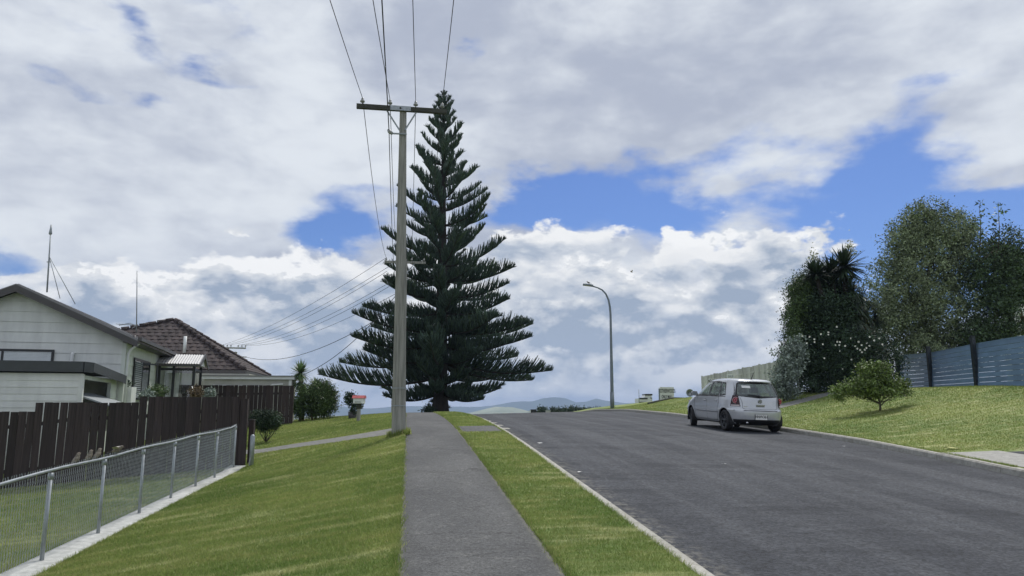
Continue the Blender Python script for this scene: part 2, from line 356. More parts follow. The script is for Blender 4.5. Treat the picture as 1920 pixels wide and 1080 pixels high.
M['paper'] = mat('white_paper', (.80, .80, .78), .8, var=.05)
M['birdbrown'] = mat('sparrow_feathers', (.15, .125, .10), .9, var=.35, scale=60, col2=(.27, .24, .20))
M['birdpale'] = mat('pale_feathers', (.36, .34, .30), .9, var=.15, scale=50)
M['seat'] = mat('grey_seat_cloth', (.06, .062, .066), .9, var=.15)
M['soil'] = mat('bare_soil', (.14, .10, .065), .95, var=.35, scale=5, bump=.4)
def glass_mat(name, tint, rough=.03, trans=.0, base=(.02, .03, .03), a0=.10, a1=.20):
    m = bpy.data.materials.new(name); m.use_nodes = True
    t = NT(m.node_tree); b = t.n['Principled BSDF']
    gl = t.node('ShaderNodeBsdfGlossy', {'Roughness': rough, 'Color': (1, 1, 1, 1)})
    tr = t.node('ShaderNodeBsdfTransparent', {'Color': (*tint, 1)})
    df = t.node('ShaderNodeBsdfDiffuse', {'Color': (*base, 1)})
    ge = t.node('ShaderNodeNewGeometry'); dt_ = t.n.new('ShaderNodeVectorMath'); dt_.operation = 'DOT_PRODUCT'
    t.put(dt_.inputs[0], ge.outputs['Incoming']); t.put(dt_.inputs[1], ge.outputs['Normal'])
    sch = t.m('MULTIPLY_ADD', t.m('POWER', t.m('SUBTRACT', 1.0, t.m('ABSOLUTE', dt_.outputs['Value'])), 5.0), .9, .07, clamp=True)
    n = t.noise(t.node('ShaderNodeTexCoord').outputs['Object'], 3., 3, .5)
    a = t.node('ShaderNodeMixShader', {0: t.lin(n, .3, .7, a0, a1), 1: tr.outputs[0], 2: df.outputs[0]})
    s = t.node('ShaderNodeMixShader', {0: sch, 1: a.outputs[0], 2: gl.outputs[0]})
    t.l.new(s.outputs[0], t.n['Material Output'].inputs[0])
    return m
M['glass'] = glass_mat('window_glass', (.97, .98, .98), a0=.01, a1=.04)
M['carglass'] = glass_mat('tinted_car_glass', (.78, .86, .83), base=(.40, .46, .44), a0=.25, a1=.5)
M['rearglass'] = glass_mat('tinted_rear_glass', (.52, .62, .60), base=(.20, .24, .24), a0=.2, a1=.45)

# ---------------------------------------------------------------- object helpers
ORG = {}
def link(o, parent=None):
    COL.objects.link(o)
    if parent is not None: o.parent = parent
    return o
def tag(o, label=None, cat=None, group=None, kind=None):
    for k, v in (('label', label), ('category', cat), ('group', group), ('kind', kind)):
        if v: o[k] = v
    return o
def thing(name, loc, label, cat, group=None, rz=0.):
    o = bpy.data.objects.new(name, None); o.empty_display_size = .3; link(o)
    o.location = loc; o.rotation_euler = (0, 0, rz); ORG[o.name] = Vector(loc)
    return tag(o, label, cat, group)
def org(o):
    return ORG.get(o.name, Vector((0, 0, 0))) if o is not None else Vector((0, 0, 0))
class MB:
    def __init__(s): s.v = []; s.f = []; s.mi = []; s.sm = []
    def add(s, vs, fs, mi=0, sm=False):
        o = len(s.v); s.v += [tuple(v) for v in vs]
        s.f += [tuple(o+i for i in f) for f in fs]; s.mi += [mi]*len(fs); s.sm += [sm]*len(fs); return s
    def box(s, lo, hi, mi=0):
        x0, y0, z0 = lo; x1, y1, z1 = hi
        return s.add([(x0, y0, z0), (x1, y0, z0), (x1, y1, z0), (x0, y1, z0), (x0, y0, z1), (x1, y0, z1), (x1, y1, z1), (x0, y1, z1)],
                     [(0, 3, 2, 1), (4, 5, 6, 7), (0, 1, 5, 4), (1, 2, 6, 5), (2, 3, 7, 6), (3, 0, 4, 7)], mi)
    def obox(s, o, ax, ay, az, mi=0):     # oriented box: origin corner and three edge vectors
        o, ax, ay, az = map(Vector, (o, ax, ay, az))
        v = [o, o+ax, o+ax+ay, o+ay]; v += [p+az for p in v]
        return s.add(v, [(0, 3, 2, 1), (4, 5, 6, 7), (0, 1, 5, 4), (1, 2, 6, 5), (2, 3, 7, 6), (3, 0, 4, 7)], mi)
    def bar(s, a, b, w, h=None, mi=0, up=(0, 0, 1)):
        a, b = Vector(a), Vector(b); d = (b-a); h = h or w
        u = d.normalized().cross(Vector(up))
        if u.length < 1e-4: u = Vector((1, 0, 0))
        u.normalize(); n = u.cross(d.normalized())
        return s.obox(a-u*w/2-n*h/2, u*w, d, n*h, mi)
    def tube(s, pts, r, n=8, mi=0, cap=True, sm=True):
        pts = [Vector(p) for p in pts]; rs = r if hasattr(r, '__len__') else [r]*len(pts)
        vs = []; fs = []; prev = None
        for i, p in enumerate(pts):
            d = (pts[min(i+1, len(pts)-1)]-pts[max(i-1, 0)]).normalized()
            u = prev-d*prev.dot(d) if prev is not None else d.cross(Vector((0, 0, 1)))
            if u.length < 1e-4: u = d.cross(Vector((0, 1, 0)))
            u.normalize(); prev = u; w = d.cross(u)
            vs += [p+(u*math.cos(2*math.pi*k/n)+w*math.sin(2*math.pi*k/n))*rs[i] for k in range(n)]
        for i in range(len(pts)-1):
            for k in range(n):
                a, b = i*n+k, i*n+(k+1) % n; fs.append((a, b, b+n, a+n))
        if cap: fs.append(tuple(range(n))[::-1]); fs.append(tuple(range((len(pts)-1)*n, len(pts)*n)))
        return s.add(vs, fs, mi, sm)
    def prism(s, poly, d, mi=0):         # polygon (3-D points) swept by vector d
        n = len(poly); d = Vector(d); p = [Vector(q) for q in poly]
        return s.add(p+[q+d for q in p], [tuple(range(n))[::-1], tuple(range(n, 2*n))]+[(i, (i+1) % n, (i+1) % n+n, i+n) for i in range(n)], mi)
    def mesh(s, name, mats, o=Vector((0, 0, 0))):
        me = bpy.data.meshes.new(name); o = Vector(o)
        me.from_pydata([(v[0]-o.x, v[1]-o.y, v[2]-o.z) for v in s.v], [], s.f)
        for m_ in (mats if isinstance(mats, (list, tuple)) else [mats]): me.materials.append(m_)
        me.polygons.foreach_set('material_index', s.mi); me.polygons.foreach_set('use_smooth', s.sm)
        me.update(); return me
    def build(s, name, mats, parent=None, recalc=True):
        me = s.mesh(name, mats, org(parent))
        if recalc:
            bm = bmesh.new(); bm.from_mesh(me); bmesh.ops.recalc_face_normals(bm, faces=bm.faces); bm.to_mesh(me); bm.free()
        o = link(bpy.data.objects.new(name, me), parent)
        if parent is not None: ORG[o.name] = org(parent)
        return o
def inst(name, me, parent, loc, rot=(0, 0, 0), scale=(1, 1, 1)):
    o = link(bpy.data.objects.new(name, me), parent)
    o.location = Vector(loc)-(org(parent) if parent is not None else Vector((0, 0, 0)))
    o.rotation_euler = rot; o.scale = scale
    return o
def np_mesh(name, V, F, mats, mi=None, smooth=False):
    me = bpy.data.meshes.new(name); V = np.asarray(V, np.float32); F = np.asarray(F, np.int32)
    me.vertices.add(len(V)); me.vertices.foreach_set('co', V.ravel())
    k = F.shape[1]; me.loops.add(F.size); me.loops.foreach_set('vertex_index', F.ravel())
    me.polygons.add(len(F)); me.polygons.foreach_set('loop_start', np.arange(0, F.size, k, dtype=np.int32))
    for m_ in (mats if isinstance(mats, (list, tuple)) else [mats]): me.materials.append(m_)
    if mi is not None: me.polygons.foreach_set('material_index', np.asarray(mi, np.int32))
    if smooth: me.polygons.foreach_set('use_smooth', np.ones(len(F), bool))
    me.update(calc_edges=True); me.validate(); return me

# ---------------------------------------------------------------- the setting: ground in strips that share one height function
def grid_mesh(name, tc, sc_, mt, dz=0., hfun=H):
    T_ = np.array([[f(s) if callable(f) else f for f in tc] for s in sc_], float); S_ = np.repeat(np.array(sc_, float)[:, None], len(tc), 1)
    Z = hfun(T_, S_)+dz; X = T_*CS-S_*SN; Y = T_*SN+S_*CS
    V = np.stack([X, Y, Z], -1).reshape(-1, 3); n, m_ = T_.shape
    i = np.arange(n-1)[:, None]*m_+np.arange(m_-1)[None]; F = np.stack([i, i+1, i+m_+1, i+m_], -1).reshape(-1, 4)
    return np_mesh(name, V, F, mt, smooth=True)
def setting(name, me, kind='structure'): return tag(link(bpy.data.objects.new(name, me)), kind=kind)
SC_ = list(np.concatenate([np.arange(-14, 60, .35), np.arange(60, 130, 3.)]))
jit = lambda a, k, p: (lambda s: a+.009*math.sin(s*1.1+p)+.006*math.sin(s*6.3+2*p)+.007*math.sin(s*19+p))
def fr(f): return lambda s: 2.32+(float(TR(s))-2.32)*f
def br(d): return lambda s: float(TR(s))+d
EL = jit(-.05, 0, 1.); ER = jit(1.235, 0, 2.5)
setting('lawn', grid_mesh('lawn', list(-np.geomspace(36.55, .3, 22)-3.45)+list(np.arange(-3.6, -.15, .15))+[EL], SC_, M['grass']))
setting('footpath', grid_mesh('footpath', [-.11, .3, .6, .9, 1.29], SC_, M['path'], -.012))
setting('verge', grid_mesh('verge', [ER, 1.5, 1.85, 2.19], SC_, M['grass'], .004))
def kerb_h(t, s): return H(t, s)
setting('road', grid_mesh('road', [fr(f) for f in np.linspace(0, 1, 13)], SC_, M['road'], 0., lambda t, s: H(np.clip(t, 2.3201, TR(s)-1e-4), s)))
setting('bank', grid_mesh('bank', [br(.15)]+[br(d) for d in list(np.arange(.5, 20, .5))+list(np.arange(20, 60, 4.))], SC_, M['grass']))
# kerbs: stones laid end to end, each with its joint
def kerb(name, inner, outer, topf, botf, s0, s1, step):
    mb = MB(); s = s0; k = 0
    while s < s1:
        e = min(s+step-.012, s1); n = 3
        for q in range(n):
            a, b = s+(e-s)*q/n, s+(e-s)*(q+1)/n; vs = []
            for u_ in (a, b):
                ti, to = inner(u_), outer(u_); zt, zb = topf(u_), botf(u_)-.05
                ch = .022 if to > ti else -.022
                for (tt, zz) in ((ti, zb), (ti, zt), (to-ch, zt+.0), (to, zt-.03), (to+ch*.6, zb)):
                    x, y = W(tt, u_); vs.append((x, y, zz))
            mb.add(vs, [(0, 1, 6, 5), (1, 2, 7, 6), (2, 3, 8, 7), (3, 4, 9, 8), (0, 4, 3, 2, 1), (5, 6, 7, 8, 9)])
        s += step; k += 1
    return tag(mb.build(name, M['kerb']), kind='structure')
kerb('kerb', lambda s: 2.188, lambda s: 2.318, lambda s: float(P(s))+.018, lambda s: float(P(s))-.13, -13, 60, 1.8)
kerb('kerb', lambda s: float(TR(s))+.152, lambda s: float(TR(s))+.012, lambda s: float(P(s)+D(s))+.125, lambda s: float(P(s)+D(s))-.03, -13, 60, 1.8)
# pale edge strip that carries the chain link fence
FT = -3.66
def strip_top(s): return float(H(FT, s))+.05
mb = MB(); s = -2.
while s < 17.75:
    e = min(s+1.45, 17.75)
    vs = []
    for u_ in (s, e):
        wob = .012*math.sin(u_*5)
        for (tt, zz) in ((FT-.17, strip_top(u_)-.2), (FT-.17, strip_top(u_)), (FT+.17+wob, strip_top(u_)-.012), (FT+.17+wob, strip_top(u_)-.25)):
            x, y = W(tt, u_); vs.append((x, y, zz))
    mb.add(vs, [(0, 1, 5, 4), (1, 2, 6, 5), (2, 3, 7, 6), (0, 3, 2, 1), (4, 5, 6, 7)]); s = e+.006
tag(mb.build('concrete_edge_strip', M['strip']), kind='structure')
# side path crossing the lawn to the neighbour, and the crossing on the verge
def ribbon(name, pts, mt, dz, sub=6):
    mb = MB(); vs = []
    P_ = []
    for i in range(len(pts)-1):
        for k in range(sub):
            f = k/sub; P_.append([pts[i][j]+(pts[i+1][j]-pts[i][j])*f for j in range(4)])
    P_.append(list(pts[-1])); m_ = 5
    for (t0, s0, t1, s1) in P_:
        for k in range(m_):
            f = k/(m_-1); tt = t0+(t1-t0)*f; s_ = s0+(s1-s0)*f; x, y = W(tt, s_); vs.append((x, y, float(H(tt, s_))+dz))
    fs = [(i*m_+k, i*m_+k+1, (i+1)*m_+k+1, (i+1)*m_+k) for i in range(len(P_)-1) for k in range(m_-1)]
    mb.add(vs, fs, 0, True); return tag(mb.build(name, mt, recalc=False), kind='structure')
SIDE = [(0.02, 16.9, 0.02, 18.9), (-1.2, 18.15, -1.2, 19.5), (-2.8, 19.4, -2.8, 20.4), (-4.6, 20.2, -4.6, 21.0), (-8.5, 20.9, -8.5, 21.7)]
ribbon('side_path', SIDE, M['drive'], .010)
ribbon('crossing', [(1.225, 17.0, 1.225, 18.7), (2.187, 16.9, 2.187, 18.8)], M['path'], .008)
ribbon('driveway', [(float(TR(13))+.16, 4., float(TR(13))+.16, 14.), (11.7, 4., 11.7, 13.7)], M['apron'], .012)
ribbon('driveway', [(11.71, 4., 11.71, 13.5), (14, 3., 14, 12.4), (20, 0., 20, 10.)], M['road'], .012)
ribbon('driveway', [(float(TR(26))+.16, 25.4, float(TR(26))+.16, 26.6), (14.5, 27.2, 14.5, 28.2), (17.8, 28.5, 17.8, 29.5)], M['drive'], .012)
# pale ticks beside the left kerb
mb = MB()
for (s, l) in ((19.6, .55), (21.0, .5), (22.4, .5), (23.9, .5), (25.6, .5)):
    vs = [(*W(t_, s_), float(H(t_, s_))+.006) for t_, s_ in ((2.48, s), (2.72, s), (2.70, s+l*.7), (2.46, s+l*.7))]
    mb.add(vs, [(0, 1, 2, 3)])
tag(mb.build('pale_ticks', M['kerb'], recalc=False), kind='structure')
# wide ground under and beyond, falling to the plain
def far_h(t, s):
    r = np.hypot(t, s); near = H(np.clip(t, -40, 60), np.clip(s, -14, 128))-.35
    f = np.clip((r-70)/230, 0, 1); f = f*f*(3-2*f); return near*(1-f)-46*f
gx = np.concatenate([-np.geomspace(4000, 50, 20), np.linspace(-40, 60, 41), np.geomspace(70, 4000, 20)]); gy = np.concatenate([-np.geomspace(400, 20, 8), np.linspace(-14, 128, 48), np.geomspace(136, 6800, 26)])
setting('ground', grid_mesh('ground', list(gx), list(gy), M['far'], 0., far_h))
# far hills: ridge lines at their real distance
def hills(name, Y0, pts, mt, base, depth, bumps, seed):
    r = np.random.default_rng(seed); us = np.linspace(pts[0][0], pts[-1][0], 240); v = np.interp(us, [p[0] for p in pts], [p[1] for p in pts])
    n = np.convolve(r.normal(size=400), np.hanning(7), 'same')[:240]; v = v-np.abs(n)*bumps
    rows = []
    for k, f in enumerate(np.linspace(0, 1, 14)):
        prof = math.sin(min(f*2, 1)*math.pi/2) if f < .5 else math.cos((f-.5)*math.pi)*1.
        nn = np.convolve(r.normal(size=400), np.hanning(15), 'same')[:240]
        for u, vv, q in zip(us, v, nn):
            a, b = ray(u, vv); yy = Y0+depth*(f-.5)
            zc = EYE+b*Y0-base; amp = 0 if k in (0, 7, 13) else .05*zc
            rows.append((a*Y0*(1+.1*(f-.5)), yy, base+max(0, prof)*zc*(1.0 if f == .5 else .985)+q*amp))
    V = np.array(rows).reshape(14, 240, 3); V[0, :, 2] = base-3; V[-1, :, 2] = base-3
    i = np.arange(13)[:, None]*240+np.arange(239)[None]; F = np.stack([i, i+1, i+241, i+240], -1).reshape(-1, 4)
    return setting(name, np_mesh(name, V.reshape(-1, 3), F, mt, smooth=True))
hills('hills', 5200, [(-1400, 768), (300, 766), (640, 762), (700, 767), (760, 768), (790, 762), (830, 766), (880, 767), (950, 762), (1000, 753), (1025, 750), (1058, 751), (1075, 758), (1100, 757), (1115, 752), (1140, 758), (1200, 759), (1300, 762), (1600, 758), (3300, 764)], M['hill'], -46, 900, 1.6, 3)
hills('hills', 2300, [(-900, 800), (500, 783), (640, 779), (800, 782), (880, 776), (930, 767), (960, 769), (1000, 777), (1080, 775), (1150, 779), (1400, 790), (2900, 790)], M['palehill'], -47, 500, .5, 5)
hz = MB().box((-4300, -430, -60), (4300, 7200, 128)); M['haze'] = bpy.data.materials.new('haze_air'); M['haze'].use_nodes = True
_t = NT(M['haze'].node_tree); _t.n.clear(); _pv = _t.node('ShaderNodeVolumePrincipled', {'Density': 1.9e-4, 'Color': (.50, .66, .97, 1), 'Anisotropy': .1})
_t.node('ShaderNodeOutputMaterial', {'Volume': _pv.outputs[0]})
tag(hz.build('haze', M['haze']), kind='stuff')
# ---------------------------------------------------------------- chain link fence on the strip
fr_ = thing('chain_link_fence', PT(FT, 10, .05), 'waist high galvanised chain link fence running along the pale concrete strip', 'fence')
FH = .90
def s_at(u, dz=0.):                     # where the fence line passes a column of the photograph
    best, bs = 9, 5
    for s in np.arange(3, 18, .02):
        q = PT(FT-.05, s); z = strip_top(s)+dz; v = (z-EYE)/q.y; yc = math.tan(math.atan(v)-PITCH); xc = q.x/q.y*(math.cos(PITCH)-yc*math.sin(PITCH)); e = abs(960+1400*xc-u)
        if e < best: best, bs = e, s
    return float(bs)
post_s = [2.2, 4.3, 6.0]+[s_at(u, .45) for u in (86, 190, 265.5, 324, 370, 405)]+[17.5]; print('posts', [round(x, 2) for x in post_s])
mb = MB(); mb.tube([(0, 0, -.15), (0, 0, FH-.03)], .021, 10); mb.tube([(0, 0, FH-.09), (0, 0, FH-.02)], .026, 10); pm = mb.mesh('post', M['galv'])
for i, s in enumerate(post_s):
    q = PT(FT-.05, s); q.z = strip_top(s)
    o = inst('post', pm, fr_, q, (R(random.uniform(-1, 1)), R(random.uniform(-1, 1)), 0))
rail = [];
for s in np.arange(1.0, 17.56, .5):
    q = PT(FT-.05, min(s, 17.5)); q.z = strip_top(min(s, 17.5))+FH+.008*math.sin(s*2.3); rail.append(q)
MB().tube(rail, .0165, 8).build('top_rail', M['galv'], fr_)
mb = MB(); dd = .052; rw = .0021; nrow = int((FH-.06)/dd); k = 0; s = 1.0
while s < 17.5:
    for ph in (0, 1):
        pts = []
        for r_ in range(nrow+1):
            off = dd*.5*((r_+ph) % 2)*1.0
            ss2 = min(s+off, 17.5); q = PT(FT-.05, ss2); zz = strip_top(ss2)+.045+r_*dd*1.0
            pts.append(Vector((q.x+.006*(r_ % 2), q.y, zz)))
        vs = []; fs = []
        for j, p_ in enumerate(pts):
            vs += [p_+Vector((rw, 0, 0)), p_+Vector((-rw, rw*.8, 0)), p_+Vector((-rw*.4, -rw, 0))]
            if j: a = (j-1)*3; fs += [(a, a+1, a+4, a+3), (a+1, a+2, a+5, a+4), (a+2, a, a+3, a+5)]
        mb.add(vs, fs)
    s += dd
    k += 1
wm = mb.build('wire_mesh', M['galv'], fr_, recalc=False); wm['kind'] = 'stuff'
mb = MB()
for s in np.arange(1.0, 17.5, dd):      # twisted wire barbs above the rail
    q = PT(FT-.05, s); z0 = strip_top(s)+FH; mb.bar((q.x, q.y, z0+.012), (q.x+random.uniform(-.008, .008), q.y, z0+.042), .004)
kn = mb.build('wire_knuckles', M['galv'], fr_, recalc=False); kn['kind'] = 'stuff'

# ---------------------------------------------------------------- dark timber fences
def paling_fence(label, t_hi, t_lo, s0, top, mt, w, group=None, posts=(), sk=0.0, capped=False):
    root = thing('timber_fence', PT(t_hi, s0), label, 'fence', group)
    meshes = []
    for k in range(3):
        mb = MB(); d = w-.006-.004*k; mb.box((0, -.009, 0), (d, .009, 1)); meshes.append(mb.mesh('board', mt))
    t = t_hi; i = 0
    while t > t_lo:
        h0 = float(H(t, s0+sk*(t_hi-t))); tz = top(t); g = PT(t-w, s0+sk*(t_hi-t)); g.z = h0-.03
        o = inst('board', meshes[i % 3], root, g+Vector((0, random.uniform(-.007, .007), 0)), (0, R(random.uniform(-.5, .5)), TH+R(random.uniform(-1.5, 1.5))), (1, 1, tz-g.z+random.uniform(-.006, .008)))
        gap = random.random(); t -= w+(.005 if gap < .10 else 0.0); i += 1
    mb = MB(); mb.box((-.05, 0, -.3), (.05, .09, 1)); pm_ = mb.mesh('post', mt)
    n = int((t_hi-t_lo)/2.3)
    for k in range(n+1):
        tt = t_hi-.06-k*2.3; q = PT(tt, s0+.06)
        inst('post', pm_, root, q, (0, 0, TH), (1, 1, top(tt)-q.z-.06))
    for fz in (.22, .80):
        mb = MB(); tt = t_hi
        while tt > t_lo:
            a = PT(tt, s0+.03); b = PT(max(tt-1.15, t_lo), s0+.03); ta, tb = top(tt-.01), top(max(tt-1.15, t_lo)+.01)
            a.z += (ta-a.z)*fz; b.z += (tb-b.z)*fz; mb.bar(a, b, .04, .08); tt -= 1.15
        mb.build('rail', mt, root)
    return root
NF_S = TS(*at(453, 869, 17.2).xy)[1]; NF_T = TS(*at(453, 869, 17.2).xy)[0]
def nf_top(t):
    d = NF_T-t
    return 1.93 if d < 2.15 else (1.80 if d < 4.25 else 1.60)
nf = paling_fence('tall dark stained paling fence stepping down behind the chain link fence', NF_T-.10, NF_T-13.5, NF_S, nf_top, M['board'], .165)
mb = MB().obox(PT(NF_T-.09, NF_S-.05, -.2), Vector((CS, SN, 0))*.16, Vector((-SN, CS, 0))*.12, (0, 0, 1.72)); mb.build('end_post', M['board'], nf)
ff_t, ff_s = TS(*at(548, 795, 30).xy)
paling_fence('farther dark brown paling fence in front of the grey flat roofed shed', ff_t, ff_t-7.5, ff_s, lambda t: 2.63+.0*t, M['boardwarm'], .15)
# posts beside the fence end
q = at(468, 857, 17.35); g = Hxy(q.x, q.y)
p_ = thing('timber_post', (q.x, q.y, g), 'short square brown timber post beside the fence end', 'post')
MB().box((q.x-.055, q.y, g-.2), (q.x+.055, q.y+.1, g+.97)).build('shaft', M['boardwarm'], p_)
MB().box((q.x-.065, q.y-.01, g+.972), (q.x+.065, q.y+.11, g+.99)).build('cap', M['trim'], p_)
q = at(471.5, 861, 16.9); g = Hxy(q.x, q.y)
tag(MB().tube([(q.x, q.y, g-.2), (q.x, q.y, g+.63), (q.x, q.y, g+.665), (q.x, q.y, g+.68)], [.052, .052, .036, .008], 14).build('pipe_bollard', M['galv']), 'round topped pale grey pipe standing in front of the short timber post', 'bollard')

# ---------------------------------------------------------------- house with cream weatherboards
HC = at(231, 700, 23); HA = R(15); hr = Vector((math.cos(HA), math.sin(HA), 0)); hd = Vector((-math.sin(HA), math.cos(HA), 0))
def HF(a, b, z): return Vector((HC.x, HC.y, 0))+hr*a+hd*b+Vector((0, 0, z))
house = thing('weatherboard_house', HF(-3, 4, .2), 'cream weatherboard house with dark bargeboards and a low gable facing the street', 'house')
def clad(parent, fn, u0, u1, z0, z1, pitch, mt, lim=None, name='weatherboard', nrm=None, t0=.03, t1=.008):
    # lapped boards: fn(u, z) gives the wall point, nrm its outward direction
    z = z0
    while z < z1-1e-4:
        zt = min(z+pitch, z1); a0, a1 = (u0, u1); b0, b1 = (u0, u1)
        if lim: a0, a1 = lim(z); b0, b1 = lim(zt)
        if a1-a0 > .05:
            b0, b1 = (b0, b1) if b1 > b0 else ((b0+b1)/2-.01, (b0+b1)/2+.01)
            lo = [fn(a0, z), fn(a1, z)]; hi = [fn(b1, zt+.012), fn(b0, zt+.012)]
            v = [lo[0]+nrm*t0, lo[1]+nrm*t0, hi[0]+nrm*t1, hi[1]+nrm*t1, lo[0]-nrm*.004, lo[1]-nrm*.004, hi[0]-nrm*.004, hi[1]-nrm*.004]
            MB().add(v, [(0, 1, 2, 3), (4, 7, 6, 5), (0, 4, 5, 1), (1, 5, 6, 2), (2, 6, 7, 3), (3, 7, 4, 0)]).build(name, mt, parent)
        z = zt
EZ, AZ, HW_ = 3.78, 5.18, 3.0
gable = lambda z: (-2*HW_, 0.) if z <= EZ else (-2*HW_+(z-EZ)/(AZ-EZ)*HW_, -(z-EZ)/(AZ-EZ)*HW_)
mb = MB(); mb.prism([HF(-2*HW_, .01, -.6), HF(0-.01, .01, -.6), HF(-.01, .01, EZ), HF(-HW_, .01, AZ), HF(-2*HW_, .01, EZ)], hd*9.0); mb.build('wall_core', M['whiteboard'], house)
clad(house, lambda u, z: HF(u, 0, z), 0, 0, .3, AZ-.04, .305, M['whiteboard'], gable, nrm=-hd)
clad(house, lambda u, z: HF(0, u, z), .06, 9.0, .3, EZ, .305, M['creamside'], nrm=hr)
MB().obox(HF(-.08, -.035, .2), hr*.115, hd*.12, (0, 0, EZ-.2)).build('corner_board', M['creamside'], house)
for sgn, nm in ((1, 0), (-1, 1)):
    base_ = HF(-HW_, -.42, AZ+.14); e = HF(-HW_+sgn*(HW_+.42), -.42, AZ+.14-(AZ-EZ)/HW_*(HW_+.42))
    mb = MB(); mb.prism([base_, e, e-Vector((0, 0, .19)), base_-Vector((0, 0, .21))], hd*.04); mb.build('bargeboard', M['trim'], house)
    dz = Vector((0, 0, .03)); mb = MB(); mb.prism([base_+dz, e+dz, e+dz+Vector((0, 0, -.03)), base_], hd*9.6+Vector((0, 0, 0)))
    for k in range(24):
        o_ = hd*(.2+k*.4); mb.prism([base_+dz+o_, e+dz+o_, e+dz+o_+Vector((0, 0, .03)), base_+dz+o_+Vector((0, 0, .03))], hd*.05)
    mb.build('roof', M['roofgrey'], house)
se = HF(.42, -.42, EZ-.05); mb = MB(); mb.obox(se, hr*.11, hd*9.6, (0, 0, .11)); mb.build('gutter', M['trim'], house)
MB().obox(HF(.0, -.38, EZ-.10), hr*.42, hd*9.5, (0, 0, .03)).build('soffit', M['trim'], house)
MB().tube([HF(.38, .02, EZ-.08), HF(.16, .02, EZ-.28), HF(.10, .02, EZ-.40), HF(.10, .02, .3)], .038, 8).build('downpipe', M['whitepaint'], house)
# street window with white blinds
def window(parent, fn, u0, u1, z0, z1, nrm, mull=(), blind=True, name='window', mt='frame', fw=.07, back=None):
    f = MB()
    for a, b, c, d_ in ((u0, u1, z0, z0+fw), (u0, u1, z1-fw, z1), (u0, u0+fw, z0+fw, z1-fw), (u1-fw, u1, z0+fw, z1-fw))+tuple((m_-fw*.4, m_+fw*.4, z0+fw, z1-fw) for m_ in mull):
        f.obox(fn(a, c)+nrm*.035, fn(b, c)-fn(a, c), nrm*.035, (0, 0, d_-c))
    w = f.build(name, M[mt], parent)
    MB().obox(fn(u0, z0-.035)+nrm*.03, fn(u1, z0)-fn(u0, z0), nrm*.09, (0, 0, .033)).build('sill', M[mt], w)
    MB().obox(fn(u0+fw*.5, z0+fw*.5)+nrm*.046, fn(u1-fw*.5, z0)-fn(u0+fw*.5, z0), nrm*.006, (0, 0, z1-z0-fw)).build('pane', M['glass'], w)
    g = MB()
    if blind:
        z = z0+fw
        while z < z1-fw:
            g.obox(fn(u0+fw*.9, z)+nrm*.034, fn(u1-fw*.9, z)-fn(u0+fw*.9, z), nrm*.007, Vector((0, 0, .04))+nrm*.003); z += .046
        g.build('blind', M[back or 'blind'], w)
    else: g.obox(fn(u0+fw*.5, z0+fw*.5)+nrm*.031, fn(u1-fw*.5, z0)-fn(u0+fw*.5, z0), nrm*.003, (0, 0, z1-z0-fw)).build('painted_shade_sheet', M['inside'], w)  # thin black sheet behind the pane, the room's shade put into colour
    return w
window(house, lambda u, z: HF(u, 0, z), -4.9, -1.92, 2.3, 3.44, -hd, (-3.28,))
sw_ = window(house, lambda u, z: HF(0, u, z), 1.12, 3.6, 2.02, 3.32, hr, (2.2,), False)
mb = MB(); z = 2.06
while z < 3.22: mb.obox(HF(.065, 1.2, z), hd*.95, hr*.03, (0, 0, .035)); z += .062
mb.build('louvre_shutter', M['shutter'], sw_)
mb = MB(); o0 = HF(.05, 2.22, 0); sd = (hd*.86+hr*.34)
for z0_, z1_ in ((2.06, 2.11), (3.18, 3.23)): mb.obox(o0+Vector((0, 0, z0_)), sd, hr*.03, (0, 0, z1_-z0_))
mb.obox(o0+Vector((0, 0, 2.11)), sd*.07, hr*.03, (0, 0, 1.07)); mb.obox(o0+sd*.93+Vector((0, 0, 2.11)), sd*.07, hr*.03, (0, 0, 1.07)); ca = mb.build('open_casement', M['frame'], sw_)
MB().tube([HF(-1.42, -.09, 1.0), HF(-1.42, -.09, 3.30), HF(-1.40, -.09, 3.36)], .055, 10).build('vent_pipe', M['whitepaint'], house)
# porch with a small corrugated gable roof
pb0, pb1, pa1 = 4.95, 6.75, 1.32
porch = MB()
for a_, b_ in ((.12, pb0), (.62, pb0), (pa1, pb0), (pa1, pb1)): porch.obox(HF(a_-.05, b_, .4), hr*.09, hd*.09, (0, 0, 2.95))
for z_ in (1.95, 3.12): porch.obox(HF(.17, pb0+.01, z_), hr*(pa1-.22), hd*.06, (0, 0, .09))
porch.obox(HF(pa1-.045, pb0+.1, 3.12), hr*.07, hd*(pb1-pb0-.1), (0, 0, .09)); porch.obox(HF(pa1-.045, pb0+.1, 1.5), hr*.07, hd*(pb1-pb0-.1), (0, 0, .55))
pf = porch.build('porch_frame', M['frame'], house)
MB().obox(HF(.17, pb0+.03, 2.04), hr*.4, hd*.006, (0, 0, 1.08)).build('pane', M['glass'], pf)
MB().obox(HF(.70, pb0+.03, 2.04), hr*.55, hd*.006, (0, 0, 1.08)).build('pane', M['glass'], pf)
MB().obox(HF(.05, pb1-.1, .5), hr*1.1, hd*.02, (0, 0, 2.6)).build('back_panel', M['creamside'], pf)
MB().obox(HF(.30, pb0+.5, .5), hr*.45, hd*.04, (0, 0, 2.55)).build('porch_door', M['whitepaint'], pf)
rb = (pb0+pb1)/2; ez_, rz_ = 3.36, 3.78
mb = MB(); N = 34; a0_, a1_ = -.02, pa1+.22
